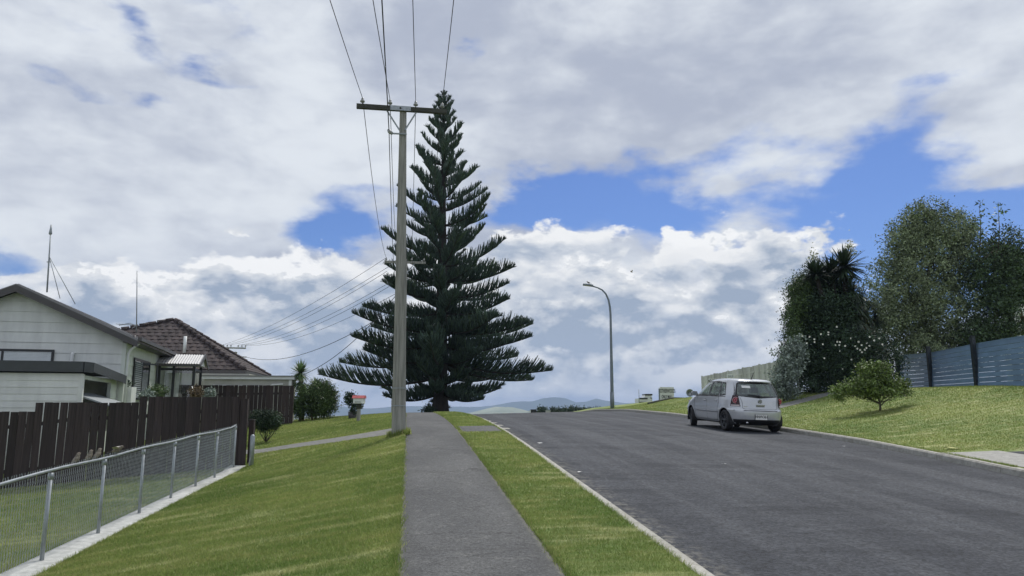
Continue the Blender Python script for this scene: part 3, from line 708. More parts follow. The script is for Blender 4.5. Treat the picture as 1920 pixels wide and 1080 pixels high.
for sd_, b_e in ((0, pb0-.28), (1, pb1+.28)):
    vs = []; fs = []
    for k in range(N+1):
        a_ = a0_+(a1_-a0_)*k/N; w_ = .014*math.cos(k*math.pi)
        vs += [HF(a_, b_e, ez_+w_), HF(a_, rb, rz_+w_)]
    fs = [(2*k, 2*k+2, 2*k+3, 2*k+1) for k in range(N)]; mb.add(vs, fs)
pr_ = mb.build('porch_roof', M['polyc'], house)
mb = MB()
for b_e in (pb0-.30, pb1+.30):
    e = HF(a1_+.01, b_e, ez_-.02); t_ = HF(a1_+.01, rb, rz_+.04); mb.prism([t_, e, e-Vector((0, 0, .12)), t_-Vector((0, 0, .16))], hr*.03)
mb.obox(HF(a0_, pb0-.31, ez_-.10), hr*(a1_-a0_), hd*.03, (0, 0, .09)); mb.build('porch_bargeboard', M['trim'], pr_)
mb = MB().prism([HF(a1_-.06, pb0+.1, 3.34), HF(a1_-.06, pb1-.1, 3.34), HF(a1_-.06, rb, 3.66)], -hr*.02); mb.build('gable_panel', M['whitepaint'], pr_)
# masts on the roof
def mast(label, base, top, r0, extras):
    m_ = thing('antenna_mast', base, label, 'antenna'); MB().tube([base, (Vector(base)+Vector(top))/2, top], [r0, r0*.9, r0*.7], 8).build('pole', M['galvdull'], m_); extras(m_); return m_
def roofz(a): return AZ+.18-(AZ-EZ)/HW_*abs(a+HW_)
ra = HF(-2.0, 1.5, 0); ra = at(88, 548, ra.y); ta = at(95.5, 428, ra.y)
def ex1(m_):
    MB().tube([ta-Vector((.01, 0, .22)), ta-Vector((0, 0, .18)), ta-Vector((0, 0, .05)), ta+Vector((0, 0, .12))], [.03, .055, .035, .02], 8).build('aerial_head', M['galvdull'], m_)
    mid = ra+(ta-ra)*.56
    for u, v in ((112.5, 560), (141, 570)): MB().tube([mid, at(u, v, ra.y+.3)], .012, 5).build('stay', M['galvdull'], m_)
    MB().bar(ra+(ta-ra)*.47-Vector((.06, 0, 0)), ra+(ta-ra)*.47+Vector((.06, 0, 0)), .03).build('clamp', M['galvdull'], m_)
mast('tall guyed antenna mast standing on the house roof near the gable', ra, ta, .026, ex1)
rb_ = at(256, 622, 25.5); tb_ = at(257, 508, 25.5)
def ex2(m_):
    z = rb_+Vector((0, 0, .18)); a1 = at(215, 607, 25.0)
    MB().tube([z, z+Vector((-.25, 0, .12)), z+Vector((-.62, 0, .04))], .012, 6).build('aerial_arm', M['galvdull'], m_)
    for k in range(6):
        c = z+Vector((-.12-.1*k, 0, .09)); MB().bar(c-Vector((0, .2, .02)), c+Vector((0, .2, -.02)), .012).build('aerial_element', M['galvdull'], m_)
    MB().bar(z+Vector((0, 0, .04)), z+Vector((-.16, 0, -.06)), .02).build('aerial_arm', M['galvdull'], m_)
mast('slim antenna mast rising behind the gutter corner of the house', rb_, tb_, .02, ex2)
MB().tube([HF(.12, .5, EZ-.2), HF(.12, .5, EZ+.2)], .05, 10).build('roof_vent', M['trim'], house)
# lean-to garage in front of the gable
gar = thing('lean_to_garage', HF(-3, -2, .1), 'low flat roofed white board garage in front of the gable end', 'garage')
GA, GB0, GB1 = -.15, -3.6, -.06
mb = MB(); mb.obox(HF(-8.5, GB0, -.4), hr*(8.5+GA-.01), hd*.08, (0, 0, 2.98)); mb.build('wall', M['whiteboard'], gar)
clad(gar, lambda u, z: HF(u, GB0, z), -8.5, GA, .5, 2.56, .172, M['whiteboard'], nrm=-hd, t0=.022)
MB().obox(HF(GA-.09, GB0-.028, -.2), hr*.118, hd*.10, (0, 0, 2.76)).build('corner_board', M['whiteboard'], gar)
mb = MB(); mb.obox(HF(GA-.08, GB0+.1, -.4), hr*.08, hd*(GB1-GB0-.1), (0, 0, 1.45)); mb.obox(HF(GA-.08, -.75, 1.05), hr*.08, hd*(GB1+.75), (0, 0, 1.5)); mb.obox(HF(GA-.08, GB0+.1, 2.44), hr*.08, hd*2.85, (0, 0, .1)); mb.build('side_wall', M['creamside'], gar)
clad(gar, lambda u, z: HF(GA, u, z), -.75, GB1, .5, 2.5, .25, M['creamside'], nrm=hr, t0=.02)
MB().obox(HF(-6, GB0+.3, .0), hr*4.2, hd*2.9, (0, 0, 2.5)).build('painted_shade_block', M['inside'], gar)  # solid black block painting the shade inside the garage
mb = MB(); mb.prism([HF(-8.7, GB0-.12, 2.86), HF(GA+.02, GB0-.12, 2.86), HF(GA+.18, GB0+.1, 2.84), HF(GA+.22, GB1-.02, 2.66), HF(-8.7, GB1-.02, 2.74)], (0, 0, -.02)); mb.build('roof', M['slate'], gar)
mb = MB()
def fasc(p, q, h, n_):
    mb.add([p, q, q-Vector((0, 0, h)), p-Vector((0, 0, h)), p+n_, q+n_, q+n_-Vector((0, 0, h)), p+n_-Vector((0, 0, h))], [(0, 1, 2, 3), (4, 7, 6, 5), (0, 4, 5, 1), (1, 5, 6, 2), (2, 6, 7, 3), (3, 7, 4, 0)])
fasc(HF(-8.7, GB0-.12, 2.88), HF(GA+.02, GB0-.12, 2.88), .27, -hd*.03); fasc(HF(GA+.02, GB0-.12, 2.88), HF(GA+.18, GB0+.1, 2.87), .27, hr*.03-hd*.02); fasc(HF(GA+.18, GB0+.1, 2.87), HF(GA+.24, GB1+.0, 2.68), .24, hr*.03)
mb.build('fascia', M['slate'], gar)
mb = MB(); mb.add([HF(GA-.35, -3.45, 2.12), HF(GA-.35, -.8, 2.12), HF(GA+.62, -.75, 1.78), HF(GA+.62, -3.4, 1.78), HF(GA-.35, -3.45, 2.08), HF(GA-.35, -.8, 2.08), HF(GA+.62, -.75, 1.74), HF(GA+.62, -3.4, 1.74)],
    [(0, 1, 2, 3), (4, 7, 6, 5), (0, 4, 5, 1), (1, 5, 6, 2), (2, 6, 7, 3), (3, 7, 4, 0)]); mb.build('tilted_hatch', M['galvdull'], gar)
q = HF(.35, .4, 0); q = at(238, 745, q.y)
pt_ = thing('planter_box', (q.x, q.y, 1.1), 'pale box planter on the ledge below the side window', 'planter'); MB().box((q.x-.16, q.y-.15, 1.0), (q.x+.2, q.y+.15, 2.36)).build('box', M['whiteboard'], pt_)
mb = MB()
for k in range(40):
    c = Vector((q.x+random.gauss(-.02, .07), q.y+random.gauss(0, .05), 2.44+random.gauss(0, .05))); d_ = Vector((random.gauss(0, .05), random.gauss(0, .05), random.uniform(.01, .06)))
    mb.add([c, c+d_+Vector((.03, 0, 0)), c+d_*2, c+d_+Vector((-.03, .01, 0))], [(0, 1, 2, 3)])
mb.build('foliage', M['leafdark'], pt_, recalc=False)

# ---------------------------------------------------------------- tiled house behind
h2r = Vector((CS, SN, 0)); h2d = Vector((-SN, CS, 0)); H2 = at(458, 694, 35); h2 = thing('tiled_house', (H2.x-4, H2.y+3, 1.0), 'house with a steep brown tiled hip roof behind the cream weatherboard house', 'house')
def F2(a, b, z): return Vector((H2.x, H2.y, 0))+h2r*a+h2d*b+Vector((0, 0, z))
z2 = H2.z; A2 = F2(-4.25, 3.4, at(322, 601, 37.9).z)
c_fr, c_br, c_fl, c_bl = F2(0, 0, z2), F2(0, 6.8, z2), F2(-13.5, 0, z2), F2(-13.5, 6.8, z2)
MB().add([c_fr, c_br, c_bl, c_fl, A2], [(0, 1, 2, 3), (0, 4, 1), (1, 4, 2), (2, 4, 3), (3, 4, 0)]).build('roof', M['tile'], h2)
MB().obox(F2(-13, .5, -.5), h2r*12.5, h2d*5.8, (0, 0, z2+.45)).build('wall', M['creampaint'], h2)
MB().obox(F2(-13.5, -.1, z2-.16), h2r*13.58, h2d*.09, (0, 0, .15)).build('gutter', M['trim'], h2)
MB().obox(F2(.0, 0, z2-.16), h2r*.09, h2d*6.8, (0, 0, .15)).build('gutter', M['trim'], h2)
def tile_plane(p0, p1, apex, tw=.33, th=.31):   # lapped tiles over a triangular roof plane
    mb = MB(); u = (p1-p0); L = u.length; u.normalize(); n = u.cross(apex-p0).normalized(); n = n if n.z > 0 else -n; up = n.cross(u); up = up if up.z > 0 else -up
    Ht = (apex-p0).dot(up); ax = (apex-p0).dot(u); r_ = 0
    while r_*th < Ht-.1:
        y0 = r_*th; y1 = y0+th+.03; f0 = y0/Ht; a, b = ax*f0, L+(ax-L)*f0; x = a+(.5 if r_ % 2 else 0)*tw*.5
        while x < b-.05:
            x1 = min(x+tw-.012, b); j = random.uniform(0, .012)
            w0 = p0+u*x+up*y0+n*(.030+j); w1 = p0+u*x1+up*y0+n*(.030+j); cc = p0+u*(x+x1)/2+up*y0+n*(.050+j)
            v0 = p0+u*x+up*y1+n*.01; v1 = p0+u*x1+up*y1+n*.01; vc = p0+u*(x+x1)/2+up*y1+n*.035
            b0 = p0+u*x+up*y0; b1 = p0+u*x1+up*y0
            mb.add([w0, cc, w1, v1, vc, v0, b0, b1], [(0, 1, 4, 5), (1, 2, 3, 4), (6, 7, 2, 1, 0)]); x += tw
        r_ += 1
    o = mb.build('roof_tiles', M['tile'], h2, recalc=False); o['kind'] = 'stuff'
tile_plane(c_fl, c_fr, A2); tile_plane(c_fr, c_br, A2)
for a_, b_ in ((c_fr, A2), (c_br, A2), (c_fl, A2)):
    n = int((b_-a_).length/.4)
    mbm = MB(); dirn = (b_-a_).normalized()
    for k in range(n):
        p = a_+(b_-a_)*(k/n)+Vector((0, 0, .05)); mbm.tube([p, p+dirn*.36], [.13, .10], 6)
    o = mbm.build('hip_tiles', M['tile'], h2); o['kind'] = 'stuff'
q = at(345.5, 662, 35.5); MB().tube([q, q+Vector((0, 0, .80))], .075, 10).build('vent_pipe', M['whitepaint'], h2)
# annex in front of the tiled house
sh = thing('flat_roofed_shed', at(460, 730, 31.5), 'long grey flat roofed shed just over the farther paling fence', 'shed')
s0_, s1_ = at(384, 711, 32), at(541, 711, 32); zt_ = s0_.z; e_ = Vector((s1_.x-s0_.x, (s1_.x-s0_.x)*math.tan(TH), 0))
o_ = Vector((s0_.x, s0_.y, 0)); wd = h2d*1.2
MB().obox(o_+Vector((0, 0, .6)), e_, wd, (0, 0, zt_-.6)).build('wall', M['creampaint'], sh)
MB().obox(o_-h2r*.15-h2d*.12+Vector((0, 0, zt_+.005)), e_+h2r*.25, wd+h2d*.2, (0, 0, .13)).build('roof', M['whitepaint'], sh)
MB().obox(o_-h2r*.2-h2d*.17+Vector((0, 0, zt_+.137)), e_+h2r*.32, wd+h2d*.28, (0, 0, .03)).build('roof_edge', M['roofgrey'], sh)
MB().obox(o_+e_*.965-h2d*.03+Vector((0, 0, .6)), h2r*.12, h2d*.02, (0, 0, zt_-.61)).build('corner_board', M['whitepaint'], sh)
MB().tube([o_+e_*.06-h2d*.06+Vector((0, 0, zt_-.33)), o_+e_*.1-h2d*.06+Vector((0, 0, zt_-.27)), o_+e_*.75-h2d*.06+Vector((0, 0, zt_-.29)), o_+e_*.78-h2d*.06+Vector((0, 0, zt_-.22)), o_+e_*.9-h2d*.06+Vector((0, 0, zt_-.20))], .035, 8).build('pipe', M['whitepaint'], sh)
o_2 = at(366, 700, 33.2); MB().obox((o_2.x, o_2.y, .8), h2r*2.3, h2d*2, (0, 0, o_2.z-.8)).build('side_room', M['creampaint'], sh)

# ---------------------------------------------------------------- utility poles and lines
def insulator(parent, c, s=1.):
    c = Vector(c); o = MB().tube([c, c+Vector((0, 0, .06*s)), c+Vector((0, 0, .062*s)), c+Vector((0, 0, .09*s)), c+Vector((0, 0, .11*s)), c+Vector((0, 0, .15*s)), c+Vector((0, 0, .17*s))], [.012*s, .012*s, .055*s, .06*s, .035*s, .035*s, .02*s], 10).build('insulator', M['porcelain'], parent)
    return c+Vector((0, 0, .16*s))
def pole(label, x, y, top, w0, w1, lean=(0, 0), arms=(), cat='pole', ang=TH):
    z0 = Hxy(x, y); p = thing('utility_pole', (x, y, z0), label, cat)
    c, s_ = math.cos(ang), math.sin(ang); ux, uy = Vector((c, s_, 0)), Vector((-s_, c, 0))
    mb = MB(); vs = []; lv = [(-.4, w0), (0, w0), (.35, w0*.97)]+[(top*f, w0+(w1-w0)*f) for f in (.12, .25, .4, .55, .7, .85, 1.)]
    for z, w in lv:
        o = Vector((x+lean[0]*z, y+lean[1]*z, z0+z)); h = w/2; k = h*.62; dp = w*.42
        pr = [(-h, -k), (-k, -dp-.0), (k, -dp), (h, -k), (h, k), (k, dp), (-k, dp), (-h, k)]
        vs += [o+ux*a+uy*b for a, b in pr]
    fs = []
    for i in range(len(lv)-1):
        for k in range(8): fs.append((i*8+k, i*8+(k+1) % 8, (i+1)*8+(k+1) % 8, (i+1)*8+k))
    fs.append(tuple(range(8))[::-1]); fs.append(tuple(range((len(lv)-1)*8, len(lv)*8)))
    mb.add(vs, fs); mb.build('shaft', M['pole'], p)
    return p, z0
U1 = at(747.5, 812, 16.5); ptop = at(756, 206, 16.5)
p1, z1 = pole('tall weathered utility pole between the lawn and the footpath', U1.x, U1.y, ptop.z-Hxy(U1.x, U1.y), .31, .155, lean=((ptop.x-U1.x)/(ptop.z-Hxy(U1.x, U1.y)), 0))
armc = Vector((ptop.x, U1.y-.12, ptop.z-.04)); ax = Vector((CS, SN, 0))
aL, aR = at(669.5, 200, 16.33), at(838, 210, 16.6); z_arm = (aL.z+aR.z)/2
aL = Vector((aL.x, 16.28, z_arm)); aR = Vector((aR.x, 16.28+(aR.x-aL.x)*math.tan(TH), z_arm-.02)); ad = (aR-aL)
MB().bar(aL, aR, .09, .105).build('crossarm', M['armdark'], p1)
f0, f1 = .375, .60
MB().bar(aL+ad*f0-Vector((0, .052, 0)), aL+ad*f1-Vector((0, .052, 0)), .008, .112).build('arm_plate', M['galv'], p1)
cb = aL+ad*.487; MB().tube([cb+Vector((0, -.075, 0)), cb+Vector((0, -.05, 0))], .022, 8).build('bolt', M['armdark'], p1)
for f, dx in ((.33, -.04), (.66, .04)): MB().bar(aL+ad*f+Vector((0, .0, -.05)), Vector((ptop.x+dx*1.6, U1.y-.07, z_arm-.52)), .012, .035).build('brace', M['galvdull'], p1)
br_z = z_arm-.62; bx_ = ptop.x-.02
MB().bar((bx_-.28, U1.y-.1, br_z+.01), (bx_+.13, U1.y-.1, br_z-.01), .03, .03).build('side_bracket', M['galvdull'], p1)
MB().tube([(bx_-.30, U1.y-.1, br_z+.10), (bx_-.27, U1.y-.1, br_z+.05), (bx_-.2, U1.y-.1, br_z)], [.03, .045, .035], 8).build('insulator', M['porcelain'], p1)
for zz in (.62, 1.0): MB().box((U1.x-.156, U1.y-.14, z1+zz), (U1.x+.156, U1.y-.128, z1+zz+.018)).build('band', M['galvdull'], p1)
ins1 = [insulator(p1, aL+ad*((u-669.5)/168.5)+Vector((0, 0, .05)), .95) for u in (680, 731, 779, 829)]
# second pole by the pine
Y2 = 38.; c2 = at(760, 489, Y2)
p2, z2_ = pole('second utility pole standing against the dark pine, mostly behind the first pole', c2.x, c2.y+.1, c2.z-Hxy(c2.x, c2.y)+.1, .30, .17)
a2L, a2R = at(721, 491, Y2-.1), at(797, 491, Y2+.1); a2R.y += .25; MB().bar(a2L, a2R, .10, .12).build('crossarm', M['pole'], p2)
ins2 = [insulator(p2, a2L+(a2R-a2L)*f+Vector((0, 0, .06)), 1.) for f in (.04, .30, .66, .96)]
for f in (.28, .75): MB().bar(a2L+(a2R-a2L)*f, (c2.x, c2.y, c2.z-.75), .012, .04).build('brace', M['galvdull'], p2)
# third pole beyond the tiled house
Y3 = 72.; c3 = at(440.5, 650, Y3)
p3, z3_ = pole('distant utility pole rising behind the brown tiled roof', c3.x, c3.y+.15, c3.z-(-2.)+.05, .50, .34)
a3L, a3R = at(418, 652, Y3-.4), at(461, 653, Y3+.4); MB().bar(a3L, a3R, .11, .13).build('crossarm', M['pole'], p3)
ins3 = [insulator(p3, a3L+(a3R-a3L)*f+Vector((0, 0, .06)), 1.5) for f in (.02, .18, .34, .66, .82, .98)]
b3 = at(462, 669.5, Y3); MB().bar(at(441, 669, Y3), b3, .10, .10).build('side_arm', M['pole'], p3)
MB().bar(at(424, 654, Y3), at(437, 664, Y3), .05).build('brace', M['galvdull'], p3)
# tiny far pole seen under the lowest bough
q4 = at(736, 741, 95); p4 = thing('utility_pole', (q4.x, q4.y, -4), 'far small utility pole whose arm shows left of the near pole below the boughs', 'pole')
MB().tube([(q4.x, q4.y, -4), (q4.x, q4.y, q4.z+.2)], .14, 8).build('shaft', M['pole'], p4); MB().bar(at(722, 740, 95), at(750, 741, 95), .14, .14).build('crossarm', M['armdark'], p4)
for u in (724, 730, 745): MB().tube([at(u, 741, 95)-Vector((0, 0, .05)), at(u, 741, 95)-Vector((0, 0, .32))], .09, 6).build('insulator', M['porcelain'], p4)
def line(label, a, b, sag, r=.0065, group='overhead power lines', n=22, name='power_line', droop=None):
    a, b = Vector(a), Vector(b); pts = [a+(b-a)*(i/n)-Vector((0, 0, sag*4*(i/n)*(1-i/n))) for i in range(n+1)]
    return tag(MB().tube(pts, r, 5).build(name, M['wire']), label, 'power line', group)
names = ['leftmost near power line, meeting the left end of the crossarm', 'second near power line from the left, meeting the insulator left of the pole top', 'near power line just right of the pole top', 'rightmost near power line running up from the right end of the crossarm']
# near span: each passes the point of the top edge of the photograph at 11 m and goes on over the viewer's head
for i, (u0, nm) in enumerate(zip((618, 699, 774, 851), names)):
    q = at(u0, -2, 11.2); a = ins1[i]; d_ = (q-a)/(a.y-q.y); far = a+d_*(a.y+20)*1.; far.z = a.z-1.2
    tq = (a.y-q.y)/(a.y+20); lin_z = a.z+(far.z-a.z)*tq; sag = (lin_z-q.z)/(4*tq*(1-tq)); line(nm, a, far, sag, .0075, 'near power lines over the footpath', 40)
q = at(716, -2, 11.2); a = Vector((bx_-.28, U1.y-.1, br_z+.08)); d_ = (q-a)/(a.y-q.y); far = a+d_*(a.y+20); far.z = a.z-1.2; tq = (a.y-q.y)/(a.y+20); sag = (a.z+(far.z-a.z)*tq-q.z)/(4*tq*(1-tq))
line('thick near line coming down to the side bracket below the crossarm', a, far, sag, .012, 'near power lines over the footpath', 40)
for i, nm in enumerate(('far span from the left crossarm end sagging across the pine edge', 'far span just left of the near pole, second of its group', 'far span right of the near pole in front of the pine', 'rightmost far span crossing the dark crown of the pine')):
    line(nm, ins1[i], ins2[i], .55, .0085, 'far spans between the two nearest poles')
line('far span left of the pole from the side bracket down to the second pole', a, ins2[1]-Vector((.1, 0, .9)), .5, .010, 'far spans between the two nearest poles')
q = ins1[0]+(ins2[0]-ins1[0])*.035-Vector((0, 0, .42)); 
for i in range(6):
    line(['topmost', 'second', 'third', 'fourth', 'fifth', 'sixth'][i]+' line of the fan going from the second pole down to the roof pole', ins2[min(3, i//2+(i % 2))]-Vector((.25*i, 0, .35*i)), ins3[i], .5+.06*i, .011, 'fan of lines to the roof pole')
line('dark line from the second pole to the side arm of the roof pole', c2-Vector((.2, 0, 2.3)), b3, 1.2, .019, 'fan of lines to the roof pole')
line('service cable dropping from the second pole behind the spiky plant', c2-Vector((.2, 0, 1.5)), at(520, 716, 44), 1.0, .017, 'service cables')

# ---------------------------------------------------------------- street lamp
q = at(1148.3, 770, 41.5); zb = Hxy(q.x, q.y); lp = thing('street_lamp', (q.x, q.y, zb), 'tall grey street lamp curving left over the road at the crest', 'street lamp')
pts = [Vector((q.x, q.y, zb-.2))]; pt2 = at(1144.8, 590, 41.5)
pts += [Vector((q.x+(pt2.x-q.x)*f, q.y, zb+(pt2.z-zb)*f)) for f in (.02, .3, .6, .85, 1.)]+[at(u, v, 41.5) for u, v in ((1143.6, 575), (1141, 562), (1136, 551), (1129, 543.5), (1120, 539), (1110, 536.3))]
MB().tube(pts, [.105, .10, .09, .075, .065, .062, .06, .055, .05, .045, .042, .038], 12).build('post', M['lampgrey'], lp)
MB().tube([(q.x, q.y, zb-.1), (q.x, q.y, zb+.9)], .115, 12).build('base_sleeve', M['lampgrey'], lp)
h0, h1 = at(1112, 536.8, 41.5), at(1093, 533.2, 41.5); d_ = h1-h0; MB().prism([h0+Vector((0, -.13, .07)), h0+d_*.35+Vector((0, -.17, .07)), h1+Vector((0, -.12, .03)), h1+Vector((0, .12, .03)), h0+d_*.35+Vector((0, .17, .07)), h0+Vector((0, .13, .07))], (0, 0, -.085)).build('lamp_head', M['lampgrey'], lp)
MB().prism([h0+d_*.3+Vector((0, -.1, -.02)), h1*.9+h0*.1+Vector((0, -.08, -.02)), h1*.9+h0*.1+Vector((0, .08, -.02)), h0+d_*.3+Vector((0, .1, -.02))], (0, 0, -.02)).build('lens', M['clearlens'], lp)

# ---------------------------------------------------------------- letterbox
q = at(672, 791, 26); g = Hxy(q.x, q.y); lb = thing('letterbox', (q.x, q.y, g), 'white letterbox with a red roof on a grey post on the crest lawn', 'letterbox')
MB().box((q.x-.055, q.y-.05, g-.2), (q.x+.055, q.y+.05, g+.60)).build('post', M['pole'], lb)
MB().box((q.x-.06, q.y-.056, g+.42), (q.x+.09, q.y+.07, g+.605)).build('bracket', M['armdark'], lb)
zb = g+.61; MB().box((q.x-.165, q.y-.2, zb), (q.x+.175, q.y+.2, zb+.17)).build('box', M['whitepaint'], lb)
MB().box((q.x-.10, q.y-.207, zb+.035), (q.x+.10, q.y-.201, zb+.055)).build('slot', M['frame'], lb)
MB().prism([(q.x-.20, q.y-.24, zb+.172), (q.x-.20, q.y-.14, zb+.27), (q.x-.20, q.y+.14, zb+.27), (q.x-.20, q.y+.24, zb+.172)], (.41, 0, 0)).build('roof', M['red'], lb)
MB().tube([(q.x-.05, q.y, zb+.27), (q.x-.055, q.y, zb+.36)], .006, 5).build('spike', M['frame'], lb)

# ---------------------------------------------------------------- blue steel fence
bf = thing('panel_fence', at(1790, 730, 29), 'blue horizontal steel panel fence with dark posts on the grass bank', 'fence')
PX = [(1686, 35.5), (1746, 32.0), (1831, 27.9), (1940, 24.0), (2060, 21.0)]
pts = []
tops = [(667, 733), (662, 730), (645, 726), (627, 723), (606, 720)]
for (u, Y_), (vt, vb) in zip(PX, tops): pts.append((at(u, vt, Y_), at(u, vb, Y_)))
for i in range(len(pts)-1):
    (ta_, ba), (tb2, bb) = pts[i], pts[i+1]; n = 9; dirv = (bb-ba); hn = Vector((dirv.y, -dirv.x, 0)).normalized(); hn = hn if hn.y < 0 else -hn
    for k in range(n):
        f0, f1 = k/n, (k+1)/n; vs = []
        for (bo, to) in ((ba, ta_), (bb, tb2)):
            lo_ = bo+(to-bo)*(f0+.004); hi_ = bo+(to-bo)*(f1-.004); md = (lo_*.12+hi_*.88)
            vs += [lo_+hn*.0, lo_+hn*.046, md+hn*.032, hi_+hn*.004, hi_-hn*.004, ]
        MB().add(vs, [(0, 1, 6, 5), (1, 2, 7, 6), (2, 3, 8, 7), (3, 4, 9, 8), (4, 0, 5, 9), (0, 4, 3, 2, 1), (5, 6, 7, 8, 9)]).build('panel', M['bluefence'], bf)
    MB().bar(ta_+Vector((0, 0, .01)), tb2+Vector((0, 0, .01)), .03, .03).build('rail', M['bluefence'], bf)
for i, (t_, b_) in enumerate(pts):
    e = (.18, .28, .30, .25, .2)[i]
    MB().box((b_.x-.07, b_.y-.11, b_.z-.5), (b_.x+.07, b_.y+.03, t_.z+e)).build('post', M['bluepost'], bf)
# ---------------------------------------------------------------- pale plank fence on the hill
wf = thing('plank_fence', at(1390, 740, 52), 'pale weathered vertical plank fence on the hilltop behind the car', 'fence')
fa, fb_ = at(1316, 706, 60), at(1457, 677, 47); L_ = math.hypot(fb_.x-fa.x, fb_.y-fa.y); n = int(L_/.30)
dv = (fb_-fa); dn = Vector((dv.x, dv.y, 0)).normalized(); nn = Vector((dn.y, -dn.x, 0)); rot = math.atan2(dn.y, dn.x)
me_ = MB().box((0, -.012, 0), (.30, .012, 1)).mesh('plank', M['palefence']); me2 = MB().box((0, -.035, 0), (.305, .012, 1)).mesh('plank', M['palefence'])
for k in range(n+4):
    f = k/n; p = fa+dv*f; b0 = Hxy(p.x, p.y)-.1; lim = fa.z+dv.z*f
    inst('plank', me_ if k % 3 else me2, wf, (p.x, p.y+random.uniform(-.03, .03), b0), (0, 0, rot), (1, 1, lim-b0+random.uniform(-.03, .02)))
for k in range(6):
    f = min(1, k/5+.0); p = fa+dv*f; b0 = Hxy(p.x, p.y)-.2; MB().box((p.x-.07, p.y-.12, b0), (p.x+.07, p.y-.03, p.z+.05)).build('post', M['palefence'], wf)
MB().box((fa.x-.06, fa.y-.10, fa.z-2.2), (fa.x+.06, fa.y, fa.z+.02)).build('post', M['palefence'], wf)
for fz in (.35,): MB().bar(fa+Vector((0, -.06, -.4)), fb_+Vector((0, -.06, -.4)), .05, .08).build('rail', M['palefence'], wf)
# ---------------------------------------------------------------- lettered boards
def text_mesh(s, size, depth=.004, bold=.0):
    cu = bpy.data.curves.new('t', 'FONT'); cu.body = s; cu.size = size; cu.extrude = depth; cu.offset = bold; cu.align_x = 'CENTER'; cu.align_y = 'CENTER'; cu.resolution_u = 3
    ob = bpy.data.objects.new('t', cu); COL.objects.link(ob); dg = bpy.context.evaluated_depsgraph_get(); me = bpy.data.meshes.new_from_object(ob.evaluated_get(dg)); bpy.data.objects.remove(ob); bpy.data.curves.remove(cu); return me
def lettered(name, label, cat, c, w, h, rows, yaw, mt='whitepaint', posts=True, ink='frame', sx=1.):
    g = Hxy(c.x, c.y); r = thing(name, (c.x, c.y, c.z), label, cat, rz=yaw); ORG[r.name] = Vector((0, 0, 0))
    MB().box((-w/2, -.015, -h/2), (w/2, .015, h/2)).build('board', M[mt], r)
    if posts:
        for x in (-w/2+.08, w/2-.08): MB().box((x-.03, .016, g-c.z-.3), (x+.03, .06, h/2-.03)).build('post', M['palefence'], r)
    for (s, sz, z, wsc) in rows:
        me = text_mesh(s, sz, .004, sz*.018); me.materials.clear(); me.materials.append(M[ink]); o = link(bpy.data.objects.new('lettering', me), r); o.location = (0, -.020, z); o.rotation_euler = (R(90), 0, 0); o.scale = (wsc, 1, 1)
    return r
sp = at(1250.5, 738.5, 55); lettered('notice_board', 'white notice board with two rows of black lettering on the hill', 'sign', sp, 1.05, .98, [('NOTHERWOODS', .40, .20, .40), ('ONLY MALL', .34, -.22, .44)], R(5))
sp = at(1336, 718, 56); lettered('notice_board', 'small white board reading NO JOG fixed low on the left of the plank fence', 'sign', sp, .62, .62, [('NO JOG', .30, .14, .62), ('PLACE', .28, -.16, .62)], R(-40), posts=False)
sp = at(1370, 708, 53); lettered('notice_board', 'faint white board on the plank fence behind the car roof', 'sign', sp, .55, .5, [('SALE', .22, .08, .8), ('NOW', .2, -.14, .8)], R(-40), posts=False, ink='shutter')
q = at(1236.5, 752, 54); tag(MB().box((q.x-.04, q.y-.04, Hxy(q.x, q.y)-.2), (q.x+.04, q.y+.04, at(1236.5, 728.5, 54).z)).build('timber_post', M['lampgrey']), 'thin dark post just left of the lettered notice board', 'post')
q = at(1198.5, 757, 56); tag(MB().tube([(q.x, q.y, Hxy(q.x, q.y)-.2), (q.x, q.y, at(1198, 730, 56).z)], .022, 6).build('flag_pole', M['galv']), 'very thin pale pole beside the white utility vehicle', 'pole')
# dish
q = at(1293.5, 736.5, 52); ds = thing('satellite_dish', (q.x, q.y, Hxy(q.x, q.y)), 'round grey mesh satellite dish standing on the hill grass', 'satellite dish')
mb = MB(); vs = [q+Vector((0, .05, 0))]; n = 20
for r_ in (.33, .66, 1.): vs += [q+Vector((.25*r_*math.cos(2*math.pi*k/n), .05-.07*r_*r_, .25*r_*math.sin(2*math.pi*k/n))) for k in range(n)]
fs = [(0, 1+k, 1+(k+1) % n) for k in range(n)]+[(1+j*n+k, 1+j*n+(k+1) % n, 1+(j+1)*n+(k+1) % n, 1+(j+1)*n+k) for j in range(2) for k in range(n)]
mb.add(vs, fs, 0, True); mb.build('reflector', M['lampgrey'], ds, recalc=False)
MB().tube([q+Vector((.25*math.cos(a), -.02, .25*math.sin(a))) for a in np.linspace(0, 2*math.pi, 25)], .014, 5, cap=False).build('rim', M['galvdull'], ds)
for dx in (-.08, .08): MB().tube([(q.x+dx, q.y, Hxy(q.x, q.y)-.1), (q.x+dx*.4, q.y+.05, q.z)], .018, 6).build('leg', M['whitepaint'], ds)
# low kerb edge climbing the hill
ka = [at(u, v, Y_) for u, v, Y_ in ((1216, 763, 43), (1240, 757.5, 45), (1262, 751.5, 47), (1281, 746.5, 49))]
mb = MB()
for a_, b_ in zip(ka, ka[1:]):
    za, zb_ = Hxy(a_.x, a_.y)+.02, Hxy(b_.x, b_.y)+.02; mb.bar((a_.x, a_.y, za), (b_.x, b_.y, zb_), .12, .16)
tag(mb.build('garden_edging', M['armdark']), 'low dark timber edging climbing the grass below the notice board', 'edging')
